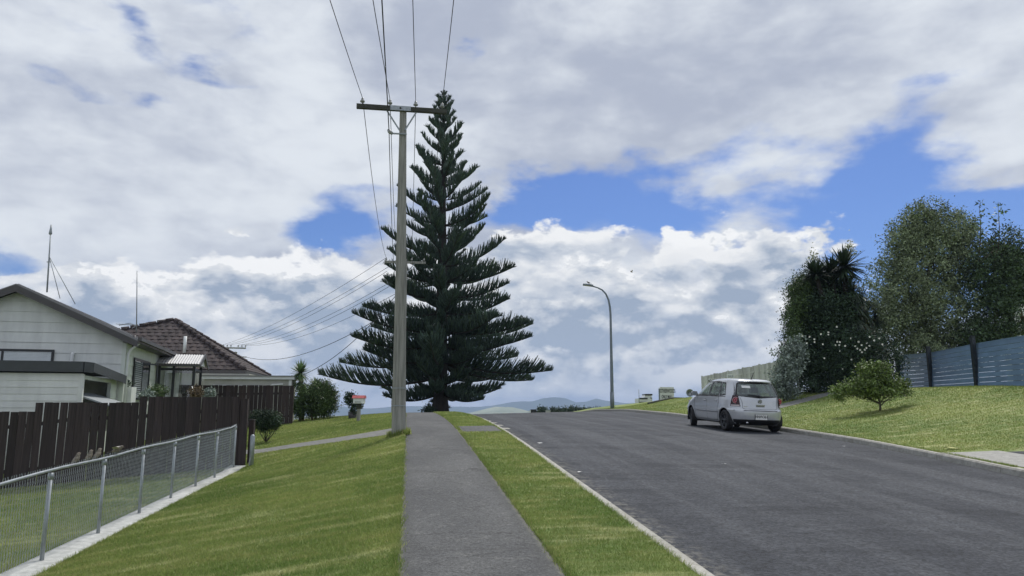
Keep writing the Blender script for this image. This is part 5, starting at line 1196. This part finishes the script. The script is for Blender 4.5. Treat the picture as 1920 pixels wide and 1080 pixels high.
def side_clear(t, s):
    lo = np.interp(-t, [0, 1.2, 2.8, 4.6, 8.5], [16.9, 18.15, 19.4, 20.2, 20.9]); hi = np.interp(-t, [0, 1.2, 2.8, 4.6, 8.5], [18.9, 19.5, 20.4, 21., 21.7])
    return ~((s > lo) & (s < hi))
blades('grass', (-9, -.035), (2, 44), 9500, lambda t, s: side_clear(t, s) & ((np.abs(t-FT) > .19) | (s > 17.78)), .026, .0036, 1)
blades('grass', (1.22, 2.2), (2, 34), 9500, lambda t, s: ~((s > 17.) & (s < 18.75)), .026, .0036, 2)
blades('grass', (10.55, 24), (6, 46), 6500, lambda t, s: (t > TR(s)+.17) & ~((s > np.interp(t, [11, 14.5, 17.8], [25.4, 27.2, 28.5])) & (s < np.interp(t, [11, 14.5, 17.8], [26.6, 28.2, 29.5])) & (t < 17.8)) & ~((t < 11.72) & (s < 14.)) & ~((t > 11.6) & (s < 13.6)), .024, .0030, 3)
# ragged fringe where the turf meets path, strip and kerb
def fringe(name, tf, s0, s1, n, seed, w=.018):
    rng = np.random.default_rng(seed); s = s0+(s1-s0)*rng.random(n)**1.6; t = tf(s)+rng.normal(0, w, n); X = t*CS-s*SN; Y = t*SN+s*CS; Z = H(t, s); k = np.clip(np.hypot(X, Y)/7.5, .8, 3)
    a = rng.uniform(0, 2*np.pi, n); h = rng.uniform(.015, .05, n); ww = .0035*k
    A = np.stack([X-np.cos(a)*ww, Y-np.sin(a)*ww, Z-.01], -1); B = np.stack([X+np.cos(a)*ww, Y+np.sin(a)*ww, Z-.01], -1); C = np.stack([X+rng.normal(0, .022, n), Y+rng.normal(0, .022, n), Z+h], -1)
    tag(link(bpy.data.objects.new(name, np_mesh(name, np.stack([A, B, C], 1).reshape(-1, 3), np.arange(n*3).reshape(-1, 3), M['blade']))), kind='stuff')
fringe('grass', lambda s: np.full_like(s, -.05), 3, 30, 9000, 4, .024); fringe('grass', lambda s: np.full_like(s, 1.235), 3, 30, 9000, 5); fringe('grass', lambda s: np.full_like(s, 2.19), 3, 30, 6000, 6, .012)
fringe('grass', lambda s: np.full_like(s, FT+.19), 3, 17.5, 9000, 7, .02); fringe('grass', lambda s: np.full_like(s, FT-.20), 3, 17.5, 7000, 8, .02); fringe('grass', lambda s: TR(s)+.16, 12, 36, 6000, 9)

fringe('grass', lambda s: np.full_like(s, -.05), 3, 20, 2600, 14, .035)
_r = np.random.default_rng(77); _n = 900; _a = _r.uniform(0, 2*np.pi, _n); _d = _r.normal(.20, .03, _n); _X = U1.x+np.cos(_a)*_d; _Y = U1.y+np.sin(_a)*_d*.8; _Z = np.array([Hxy(x, y) for x, y in zip(_X, _Y)]); _h = _r.uniform(.05, .16, _n)
_V = np.stack([np.stack([_X-.008, _Y, _Z-.01], -1), np.stack([_X+.008, _Y, _Z-.01], -1), np.stack([_X+_r.normal(0, .03, _n), _Y+_r.normal(0, .03, _n), _Z+_h], -1)], 1).reshape(-1, 3)
tag(link(bpy.data.objects.new('grass', np_mesh('grass', _V, np.arange(_n*3).reshape(-1, 3), M['blade']))), kind='stuff')
# ---------------------------------------------------------------- the silver hatchback, built lying along +x from its rear bumper
def build_car():
    car = thing('hatchback_car', (0, 0, 0), 'silver five door hatchback parked against the right kerb, rear towards us', 'car'); ORG[car.name] = Vector((0, 0, 0))
    zt = [.20, .25, .30, .36, .45, .56, .60, .615, .64, .75, .88, .95, 1.0, 1.1, 1.2, 1.3, 1.38, 1.405, 1.43, 1.455, 1.472, 1.478]
    bw = [.70, .76, .785, .80, .812, .825, .826, .822, .818, .822, .815, .80, .785, .745, .705, .66, .62, .605, .585, .54, .44, .25]
    xr = [.16, .08, .03, .012, .0, .0, .005, .022, .045, .060, .075, .10, .13, .19, .25, .315, .345, .335, .37, .50, .80, 1.2]
    xf = [3.80, 3.87, 3.90, 3.92, 3.93, 3.91, 3.90, 3.89, 3.87, 3.78, 3.50, 3.22, 3.02, 2.84, 2.66, 2.47, 2.30, 2.23, 2.12, 1.95, 1.75, 1.5]
    en = [5, 5, 5, 5, 5, 5, 5, 5, 5, 4.6, 4.4, 4.4, 4.6, 5, 5, 5, 5, 4.8, 4.5, 4, 3.5, 3]
    I = lambda z, a: float(np.interp(z, zt, a))
    def par(z): a = (I(z, xf)-I(z, xr))/2; return I(z, xr)+a, a, I(z, bw), I(z, en)
    def side(x, z): cx, a, b, n = par(z); q = min(.999, abs((x-cx)/a)); return b*(1-q**n)**(1/n)
    def rear(y, z): cx, a, b, n = par(z); q = min(.999, abs(y/b)); return cx-a*(1-q**n)**(1/n)
    def front(y, z): cx, a, b, n = par(z); q = min(.999, abs(y/b)); return cx+a*(1-q**n)**(1/n)
    Z = sorted(set([round(v, 4) for v in list(np.arange(.20, 1.40, .03))+[.60, .615, .64, 1.40, 1.415, 1.43, 1.445, 1.455, 1.464, 1.472, 1.478]]))
    Ns, Ny = 118, 40; rows = []
    for z in Z:
        cx, a, b, n = par(z); k = 2**(-1/n); r_ = []
        ys = np.linspace(k*b, -k*b, Ny+1)[:-1]
        r_ += [(rear(y, z), y, z) for y in ys]
        xs = np.linspace(cx-k*a, cx+k*a, Ns+1)[:-1]; r_ += [(x, -side(x, z), z) for x in xs]
        r_ += [(front(y, z), y, z) for y in np.linspace(-k*b, k*b, Ny+1)[:-1]]
        r_ += [(x, side(x, z), z) for x in np.linspace(cx+k*a, cx-k*a, Ns+1)[:-1]]; rows.append(r_)
    n = len(rows[0]); V = [list(v) for r_ in rows for v in r_]
    F = [(i*n+k, i*n+(k+1) % n, (i+1)*n+(k+1) % n, (i+1)*n+k) for i in range(len(Z)-1) for k in range(n)]
    top = len(Z)-1; F.append(tuple(range(top*n, top*n+n)))
    wc = [(.665, .295), (3.125, .295)]; AR = .352
    sidewin = [[(1.74, .975), (2.86, .965), (2.38, 1.345), (1.80, 1.375)], [(1.03, .985), (1.66, .977), (1.72, 1.375), (1.17, 1.36)], [(.64, 1.01), (.95, .99), (1.09, 1.355), (.86, 1.33)]]
    rearwin = [(-.635, .99), (0, .965), (.635, .99), (.535, 1.345), (0, 1.355), (-.535, 1.345)]; frontwin = [(-.66, 1.03), (.66, 1.03), (.56, 1.34), (-.56, 1.34)]
    def inside(p, poly):
        c = False; j = len(poly)-1
        for i in range(len(poly)):
            (xi, yi), (xj, yj) = poly[i], poly[j]
            if (yi > p[1]) != (yj > p[1]) and p[0] < (xj-xi)*(p[1]-yi)/(yj-yi)+xi: c = not c
            j = i
        return c
    keep = []; mi = []
    for f in F:
        c = np.mean([V[i] for i in f[:4]], 0) if len(f) == 4 else (1.4, 0, 1.48); x, y, z = c; drop = False
        sidef = abs(y) > side(x, z)-.03 and .12 < x < 3.7 and len(f) == 4
        if len(f) == 4:
            if abs(y) > .45:
                for wx, wz in wc:
                    if math.hypot(x-wx, z-wz) < AR-.012: drop = True
            if sidef and z > .95 and any(inside((x, z), p) for p in sidewin): drop = True
            if x < .6 and abs(y) < .66 and inside((y, z), rearwin): drop = True
            if x > 2.0 and abs(y) < .66 and inside((y, z), frontwin): drop = True
        if not drop: keep.append(f); mi.append(1 if (z < .335 and x < .55 and abs(y) < .9 and not math.hypot(x-.665, z-.295) < AR+.04 and x < .3) or z < .235 else 0)
    used = {i for f in keep for i in f}
    for i in used:
        x, y, z = V[i]
        if abs(y) > .45:
            for wx, wz in wc:
                d = math.hypot(x-wx, z-wz)
                if 0 < d < AR+.006 and z > .22: V[i][0] = wx+(x-wx)/d*AR; V[i][2] = wz+(z-wz)/d*AR
    mb = MB(); mb.add(V, keep, 0, True); mb.mi = mi; body = mb.build('body', [M['silver'], M['carblack']], car, recalc=False)
    # arch lips, wheel wells, underbody
    for wx, wz in wc:
        for sg in (-1, 1):
            pts = []
            for a in np.linspace(R(-14), R(194), 22): px, pz = wx+AR*math.cos(a), wz+AR*math.sin(a); pts.append((px, sg*(side(px, max(pz, .21))-.004), pz))
            MB().tube(pts, .014, 6).build('arch_lip', M['silver2'], body)
            mb = MB(); vs = []
            for a in np.linspace(R(-20), R(200), 18):
                for yy in (.78, .45): vs.append((wx+(AR+.01)*math.cos(a), sg*yy, wz+(AR+.01)*math.sin(a)))
            mb.add(vs, [(2*i, 2*i+2, 2*i+3, 2*i+1) for i in range(17)]); mb.build('wheel_well', M['carblack'], body, recalc=False)
    mb = MB(); mb.box((.18, -.56, .19), (3.75, .56, .52)); mb.box((1.15, -.70, .21), (2.65, .70, .30)); mb.build('underbody', M['carblack'], car)
    # wheels
    def wheel(x, sg, steer=0.):
        w = bpy.data.objects.new('wheel', None); link(w, car); w.location = (x, sg*.712, .292); w.rotation_euler = (0, 0, steer); ORG[w.name] = Vector((0, 0, 0))
        prof = [(-.090, .20), (-.092, .262), (-.075, .286), (-.04, .292), (.04, .292), (.075, .286), (.092, .262), (.09, .20), (.06, .195), (-.06, .195)]
        mb = MB(); n = 36; vs = [(r_*math.cos(2*math.pi*k/n), y, r_*math.sin(2*math.pi*k/n)) for y, r_ in prof for k in range(n)]; m_ = len(prof)
        mb.add(vs, [(j*n+k, j*n+(k+1) % n, ((j+1) % m_)*n+(k+1) % n, ((j+1) % m_)*n+k) for j in range(m_) for k in range(n)], 0, True); mb.build('tyre', M['black'], w)
        mb = MB(); o_ = .055*sg
        mb.tube([(0, o_-.02*sg, 0), (0, o_+.018*sg, 0)], .05, 14)
        for k in range(5):
            a = 2*math.pi*k/5+.3
            for da in (-.17, .17):
                p = (.045*math.cos(a+da), o_, .045*math.sin(a+da)); q = (.193*math.cos(a+da*.9), o_+.015*sg, .193*math.sin(a+da*.9)); mb.bar(p, q, .022, .022, up=(0, 1, 0))
        mb.tube([(.192*math.cos(a), o_+.018*sg, .192*math.sin(a)) for a in np.linspace(0, 2*math.pi, 33)], .011, 6, cap=False); mb.build('rim', M['alloy'], w)
        MB().tube([(0, o_-.06*sg, 0), (0, o_-.05*sg, 0)], .185, 24).build('brake_disc', M['carblack'], w)
    wheel(.665, 1); wheel(.665, -1); wheel(3.125, 1, R(-17)); wheel(3.125, -1, R(-17))
    # glass and rubber surrounds
    def patch(poly, fn, off, nn=9):
        a, b, c, d = poly; vs = []
        for i in range(nn+1):
            for j in range(nn+1):
                u, v = i/nn, j/nn; p = [(1-u)*(1-v)*a[k]+u*(1-v)*b[k]+u*v*c[k]+(1-u)*v*d[k] for k in (0, 1)]; vs.append(fn(p[0], p[1], off))
        return vs, [(i*(nn+1)+j, (i+1)*(nn+1)+j, (i+1)*(nn+1)+j+1, i*(nn+1)+j+1) for i in range(nn) for j in range(nn)]
    def ring(poly, fn, grow, off, shr=.012, sub=8):
        cx = sum(p[0] for p in poly)/len(poly); cz = sum(p[1] for p in poly)/len(poly); P_ = []
        for i in range(len(poly)):
            a, b = poly[i], poly[(i+1) % len(poly)]
            for k in range(sub): P_.append((a[0]+(b[0]-a[0])*k/sub, a[1]+(b[1]-a[1])*k/sub))
        vs = []; n_ = len(P_)
        for (x, z) in P_:
            d = math.hypot(x-cx, z-cz); ux, uz = (x-cx)/d, (z-cz)/d
            vs += [fn(x-ux*shr, z-uz*shr, off), fn(x+ux*grow*1.2, z+uz*grow, off)]
        return vs, [(2*i, 2*((i+1) % n_), 2*((i+1) % n_)+1, 2*i+1) for i in range(n_)]
    for sg in (1, -1):
        fs_ = lambda x, z, off, sg=sg: (x, sg*(side(x, z)+off), z)
        for p, nm in zip(sidewin, ('front_side_window', 'rear_side_window', 'quarter_window')):
            v, f = ring(p, fs_, .024, .004); r_ = MB().add(v, f, 0, True).build('window_frame', M['carblack'], car, recalc=False)
            v, f = patch(p, fs_, .001); MB().add(v, f, 0, True).build('window', M['carglass'], r_, recalc=False)
        MB().tube([(x, sg*(side(x, .955-.005*abs(x-1.5))+.006), .957-.006*abs(x-1.5)) for x in np.linspace(.62, 2.95, 14)], .008, 5).build('belt_moulding', M['carblack'], car)
        for x0, x1 in ((1.05, 1.80), (1.86, 2.70)):
            MB().tube([(x, sg*(side(x, .52)+.006), .52) for x in np.linspace(x0, x1, 8)], .020, 6).build('side_moulding', M['silver2'], car)
        for pts in ([(1.83, .98), (1.83, .30)], [(1.02, .97), (.98, .80), (1.06, .66), (1.07, .36), (1.15, .28)], [(2.86, .95), (2.80, .70), (2.74, .42), (2.70, .29)], [(1.10, .285), (2.72, .285)]):
            MB().tube([(x, sg*(side(x, z)+.001), z) for (x, z) in [(a[0]+(b[0]-a[0])*k/4, a[1]+(b[1]-a[1])*k/4) for a, b in zip(pts, pts[1:]) for k in range(5)]], .0042, 4).build('door_seam', M['carblack'], car)
        for hx in (1.16, 1.98): MB().tube([(hx-.08, sg*(side(hx-.08, .83)+.012), .83), (hx, sg*(side(hx, .83)+.03), .832), (hx+.08, sg*(side(hx+.08, .83)+.012), .83)], .014, 8).build('door_handle', M['silver'], car)
        m_ = MB(); mx = 2.72; my = side(mx, .99)
        m_.prism([(mx-.02, sg*(my+.03), .93), (mx-.02, sg*(my+.20), .945), (mx-.02, sg*(my+.215), 1.03), (mx-.02, sg*(my+.17), 1.075), (mx-.02, sg*(my+.05), 1.07), (mx-.02, sg*(my+.02), 1.0)], (.10, 0, 0)); mo = m_.build('mirror', M['silver2'], car)
        MB().prism([(mx-.025, sg*(my+.05), .95), (mx-.025, sg*(my+.19), .96), (mx-.025, sg*(my+.195), 1.03), (mx-.025, sg*(my+.06), 1.05)], (.004, 0, 0)).build('mirror_glass', M['galvdull'], mo)
        MB().bar((mx+.04, sg*(my-.02), .96), (mx+.04, sg*(my+.06), .975), .05, .04).build('mirror_arm', M['carblack'], mo)
        # rear lamp: dark red housing wrapping the corner, ringed lens, clear strip
        def wrap(z, q):              # q 0..1 from tailgate side round the corner on to the flank
            cx, a, b, n_ = par(z); k = 2**(-1/n_)
            if q < .62: y = b*(.66+(k-.66)*q/.62); return (rear(y, z), y, z)
            x = cx-a*(k-(k-.835)*(q-.62)/.38); return (x, side(x, z), z)
        def lamp(z0, z1, q0f, q1f, off, name, mt, par_):
            vs = []; nz, nq = 10, 12
            for i in range(nz+1):
                z = z0+(z1-z0)*i/nz; f = (z-.695)/(1.01-.695)
                for j in range(nq+1):
                    q = q0f(f)+(q1f(f)-q0f(f))*j/nq; x, y, zz = wrap(z, q); dx, dy = x-.9, y; l = math.hypot(dx*.55, dy); vs.append((x+off*dx*.55/l, sg*(y+off*dy/l), zz))
            return MB().add(vs, [(i*(nq+1)+j, (i+1)*(nq+1)+j, (i+1)*(nq+1)+j+1, i*(nq+1)+j+1) for i in range(nz) for j in range(nq)], 0, True).build(name, M[mt], par_, recalc=False)
        ql, qr = (lambda f: .02+.20*max(0, f)**1.6), (lambda f: .98-.35*max(0, f)**2)
        L_ = lamp(.70, 1.0, ql, qr, .012, 'tail_lamp', 'lampdeep', car)
        lamp(.705, .745, lambda f: .08, lambda f: .80, .017, 'reversing_lens', 'clearlens', L_)
        zc, qc = .865, .40; c = Vector(wrap(zc, qc)); nrm = Vector((-.90, .42, .06)).normalized(); u_ = Vector((-nrm.y, nrm.x, 0)).normalized(); w_ = nrm.cross(u_); cc = c+nrm*.022
        tr_ = lambda p: (p.x, sg*p.y, p.z)
        for r0_, nm, mt, dz in ((.088, 'lens_ring', 'clearlens', 0), (.078, 'brake_lens', 'lampred', .004), (.042, 'inner_ring', 'clearlens', .008), (.036, 'inner_lens', 'lampred', .012)):
            ctr = cc+nrm*dz; MB().add([tr_(ctr)]+[tr_(ctr+(u_*math.cos(2*math.pi*k/20)+w_*math.sin(2*math.pi*k/20))*r0_) for k in range(20)], [(0, 1+k, 1+(k+1) % 20) for k in range(20)]).build(nm, M[mt], L_, recalc=False)
        hl = MB(); hl.prism([(3.55, sg*.50, .60), (3.80, sg*.45, .62), (3.74, sg*.50, .76), (3.50, sg*.68, .78)], (0, sg*.09, 0)); hl.build('headlight', M['clearlens'], car)
    fr2 = lambda y, z, off: (rear(y, z)-off, y, z)
    v, f = ring(rearwin, fr2, .03, .004, .03); rf = MB().add(v, f, 0, True).build('rear_window_frame', M['carblack'], car, recalc=False)
    vs, fs = [], []
    for i in range(11):
        z = .967+(1.353-.967)*i/10; hw = .640-(z-.99)*.285
        for j in range(13): y = -hw+2*hw*j/12; zz = z+(.022*abs(y/hw)*(1-i/10)); p = fr2(y, zz, .0015); vs.append(p)
    fs = [(i*13+j, (i+1)*13+j, (i+1)*13+j+1, i*13+j+1) for i in range(10) for j in range(12)]
    MB().add(vs, fs, 0, True).build('rear_window', M['rearglass'], rf, recalc=False)
    ff = lambda y, z, off: (front(y, z)+off, y, z); v, f = ring(frontwin, ff, .024, .004); wf_ = MB().add(v, f, 0, True).build('windscreen_frame', M['carblack'], car, recalc=False); v, f = patch(frontwin, ff, .001); MB().add(v, f, 0, True).build('windscreen', M['carglass'], wf_, recalc=False)
    MB().bar((rear(.33, 1.03)-.02, .33, 1.03), (rear(.33, 1.03)-.03, -.02, 1.0), .02, .014).build('wiper', M['carblack'], rf)
    MB().tube([(rear(0, .985)-.03, -.04, .985), (rear(0, .985)-.015, .05, .985)], .022, 8).build('wiper_motor', M['carblack'], rf)
    x0 = rear(.36, 1.24); MB().add([(rear(y, z)-.022, y, z) for y, z in ((.44, 1.21), (.20, 1.21), (.20, 1.28), (.44, 1.28))], [(0, 1, 2, 3)]).build('window_sticker', M['paper'], rf, recalc=False)
    # spoiler lip, brake light, antenna
    vs = []
    for y in np.linspace(-.56, .56, 15):
        x = rear(y, 1.40)-.02-.05*(1-(y/.6)**2); z = 1.405-.018*(y/.56)**2; vs += [(x, y, z), (x+.01, y, z-.022), (x+.10, y, z-.022), (x+.16, y, z+.022)]
    MB().add(vs, [(4*i+a, 4*i+(a+1) % 4, 4*i+4+(a+1) % 4, 4*i+4+a) for i in range(14) for a in range(4)], 0, True).build('spoiler', M['silver'], car)
    MB().tube([(rear(y, 1.385)-.045, y, 1.377) for y in np.linspace(-.2, .2, 7)], .009, 6).build('high_brake_light', M['lampdeep'], car)
    MB().tube([(.62, 0, 1.455), (.60, 0, 1.48), (.42, 0, 1.66), (.40, 0, 1.685)], [.022, .014, .004, .003], 6).build('roof_antenna', M['carblack'], car)
    # tailgate seams, handle scoop, badge, script, bumper trim
    def rl(pts, r_, nm, mt, off=.002): return MB().tube([(rear(y, z)-off, y, z) for (y, z) in [(a[0]+(b[0]-a[0])*k/6, a[1]+(b[1]-a[1])*k/6) for a, b in zip(pts, pts[1:]) for k in range(7)]], r_, 5).build(nm, M[mt], car)
    rl([(.545, .96), (.50, .80), (.50, .66), (.44, .635), (-.44, .635), (-.50, .66), (-.50, .80), (-.545, .96)], .0045, 'tailgate_seam', 'carblack')
    rl([(-.70, .592), (.70, .592)], .0085, 'bumper_trim', 'carblack', .003); rl([(-.70, .605), (.70, .605)], .008, 'bumper_edge', 'silver', .004)
    c = rear(0, .735); MB().prism([(c-.012, -.12, .715), (c-.012, .12, .715), (c-.018, .13, .758), (c-.018, -.13, .758)], (.02, 0, 0)).build('tailgate_handle', M['chrome'], car)
    MB().box((c-.010, -.12, .70), (c+.02, .12, .714)).build('handle_recess', M['carblack'], car)
    bz = .85; bx = rear(0, bz)-.012; bd = MB().tube([(bx, 0, bz), (bx+.02, 0, bz)], .062, 24).build('badge', M['alloy'], car)
    MB().tube([(bx-.002, .056*math.cos(a), bz+.056*math.sin(a)) for a in np.linspace(0, 2*math.pi, 25)], .006, 5, cap=False).build('badge_ring', M['chrome'], bd)
    mb = MB()
    for seq in ([(.024, .045), (0, .008), (-.024, .045)], [(.044, .028), (.022, -.044), (0, -.004), (-.022, -.044), (-.044, .028)]):
        for a, b in zip(seq, seq[1:]): mb.bar((bx-.004, a[0], bz+a[1]), (bx-.004, b[0], bz+b[1]), .011, .006, up=(1, 0, 0))
    mb.build('badge_letters', M['chrome'], bd)
    MB().box((rear(.42, .70)-.008, .34, .695), (rear(.42, .70)+.005, .47, .712)).build('model_script', M['chrome'], car)
    px = rear(0, .43)-.012; pl = MB().box((px, -.18, .345), (px+.012, .18, .500)).build('number_plate', M['frame'], car)
    MB().box((px-.003, -.172, .352), (px+.002, .172, .493)).build('plate_face', M['paper'], pl)
    me = text_mesh('HNW361', .112, .002, .0005); me.materials.clear(); me.materials.append(M['frame']); o = link(bpy.data.objects.new('plate_lettering', me), pl); o.location = (px-.007, 0, .432); o.rotation_euler = (R(90), 0, R(-90)); o.scale = (.82, 1, 1)
    MB().tube([(.04, .38, .26), (.22, .38, .27)], .028, 10).build('exhaust', M['chrome'], car)
    # cabin
    cb = MB().box((.25, -.66, .30), (2.9, .66, .34)).build('cabin_floor', M['carblack'], car)
    for x, ys in ((1.25, (-.33, .33, 0)), (2.05, (-.36, .36))):
        for y in ys:
            s_ = MB(); s_.prism([(x, y-.22, .36), (x+.48, y-.22, .40), (x+.50, y-.22, .52), (x+.08, y-.22, .50)], (0, .44, 0)); s_.prism([(x, y-.22, .50), (x+.14, y-.22, .50), (x-.06, y-.20, 1.04), (x-.16, y-.20, 1.04)], (0, .42, 0)); s_.prism([(x-.16, y-.12, 1.07), (x-.06, y-.12, 1.07), (x-.09, y-.11, 1.24), (x-.17, y-.11, 1.24)], (0, .24, 0)); s_.build('seat', M['seat'], car)
    MB().prism([(2.75, -.68, .40), (3.2, -.68, .40), (3.15, -.68, .92), (2.80, -.68, .96)], (0, 1.36, 0)).build('dashboard', M['carblack'], car)
    return car
car = build_car()
d0 = Vector((math.cos(R(97.9)), math.sin(R(97.9)), 0)); org_c = at(1427, 800, 20.9); cx0, cy0 = org_c.x, org_c.y
def rh(x, y): t, s = TS(x, y); return float(H(min(t, float(TR(s))-.02), s))
pr_, pf_ = (cx0+d0.x*.665, cy0+d0.y*.665), (cx0+d0.x*3.125, cy0+d0.y*3.125); zr, zf = rh(*pr_), rh(*pf_); sl_ = (zf-zr)/2.46
lr = rh(pr_[0]-.7, pr_[1]-.1), rh(pr_[0]+.7, pr_[1]+.1)
car.location = (cx0, cy0, zr-sl_*.665+.0); car.rotation_mode = 'XYZ'; car.rotation_euler = (math.atan2(lr[0]-lr[1], 1.4), -math.atan(sl_), R(97.9))

# ---------------------------------------------------------------- birds
def sparrow(label, loc, yaw, pitch=0., spread=0., s=1., cat='bird', group=None):
    t = thing('sparrow', loc, label, cat, group, rz=yaw); ORG[t.name] = Vector((0, 0, 0)); t.rotation_euler = (0, pitch, yaw); t.scale = (s, s, s)
    spine = [(-.055, 0, .012), (-.045, 0, .020), (-.03, 0, .028), (-.01, 0, .034), (.012, 0, .042), (.028, 0, .054), (.038, 0, .066), (.048, 0, .072), (.058, 0, .072), (.064, 0, .070), (.073, 0, .067)]
    MB().tube(spine, [.006, .014, .021, .026, .026, .022, .0175, .0175, .013, .005, .0015], 12).build('body', M['birdbrown'], t)
    MB().prism([(-.045, -.010, .020), (-.045, .010, .020), (-.105, .014, .008), (-.105, -.014, .008)], (0, 0, .004)).build('tail', M['birdbrown'], t)
    for sg in (-1, 1):
        if spread: MB().add([(.02, sg*.018, .048), (-.035, sg*.02, .045), (-.045, sg*.07, .06+.04*spread), (-.02, sg*.125, .06+.06*spread), (.01, sg*.11, .065+.06*spread), (.03, sg*.06, .06+.03*spread)], [(0, 1, 2, 5), (5, 2, 3, 4)]).build('wing', M['birdpale'], t, recalc=False)
        else: MB().prism([(.022, sg*.022, .050), (-.02, sg*.028, .044), (-.065, sg*.014, .018), (-.03, sg*.024, .022), (.01, sg*.027, .030)], (0, sg*.004, 0)).build('wing', M['birdbrown'], t)
        MB().tube([(0, sg*.010, .018), (.002, sg*.011, .0)], .0018, 5).build('leg', M['frame'], t)
    return t
def on_rail(s): q = PT(FT-.05, s); q.z = strip_top(s)+FH+.02; return q
def rail_s(u):
    best = min(np.arange(2, 17.5, .05), key=lambda s: abs(ray(u, 850)[0]-(lambda q: q.x/q.y)(on_rail(s)))); return float(best)
# spots along the rail found once from the fence itself
for s_, yaw, pt2, sp2, nm in ((s_at(145, FH), R(60), R(-32), 0, 'grey brown sparrow perched lowest on the fence rail, nearest the left edge'), (s_at(170, FH), R(65), R(-36), 0, 'second sparrow leaning upright on the rail beside the lowest one'), (s_at(185, FH), R(70), R(-30), 0, 'small dark sparrow on the rail just left of the post'), (s_at(219, FH), R(15), R(0), .25, 'sparrow with half spread wings landing on the rail right of the post')):
    sparrow(nm, on_rail(s_), yaw, pt2, sp2, 1.12, group='sparrows along the chain link fence')
sparrow('small bird sitting on top of the street lamp head', at(1103.5, 532.5, 41.5)+Vector((0, 0, .02)), R(180), 0, 0, 1.6)
sparrow('bird flying far off above the street lamp against the cloud', at(1184, 511, 60), R(200), 0, 1., 1.5)

# ---------------------------------------------------------------- litter and loose leaves
def scrap(label, u, v, size, mt, nm='litter_scrap', cat='litter', asp=.4):
    a, b = ray(u, v); Y = 5.
    for _ in range(4000):
        x = a*Y; t, s = TS(x, Y); z = float(H(t, s))
        if EYE+b*Y <= z: break
        Y += .01
    c = Vector((a*Y, Y, z+.012)); mb = MB(); r = random.Random(int(u)); n = 7
    vs = [c+Vector((size*math.cos(2*math.pi*k/n)*r.uniform(.7, 1.1), size*asp*math.sin(2*math.pi*k/n)*r.uniform(.7, 1.1), r.uniform(0, size*.25))) for k in range(n)]
    mb.add(vs+[c+Vector((0, 0, size*.2))], [(k, (k+1) % n, n) for k in range(n)]); return tag(mb.build(nm, M[mt], recalc=False), label, cat)
scrap('white paper scrap on the road beside the left kerb, near the crossing', 1012.5, 832.5, .075, 'paper'); scrap('white paper scrap on the road nearer to us by the left kerb', 1087, 887, .06, 'paper'); scrap('tiny white scrap in the middle of the road', 1357, 871.5, .045, 'paper')
M['fallen'] = mat('fallen_yellow_leaf', (.50, .48, .20), .8, var=.1)
scrap('fallen yellow leaf lying on the right bank grass', 1785, 843, .19, 'fallen', 'fallen_leaf', 'leaf', .35); scrap('small yellow leaf on the bank above the larger one', 1743, 830.5, .09, 'fallen', 'fallen_leaf', 'leaf', .35)
scrap('pale scrap in the gutter below the right kerb', 1583, 838, .05, 'paper'); scrap('dry leaf on the pale fence strip', 222, 968, .05, 'thatch', 'fallen_leaf', 'leaf'); scrap('small dark stone on the pale fence strip', 245, 976, .03, 'trim', 'pebble', 'stone')
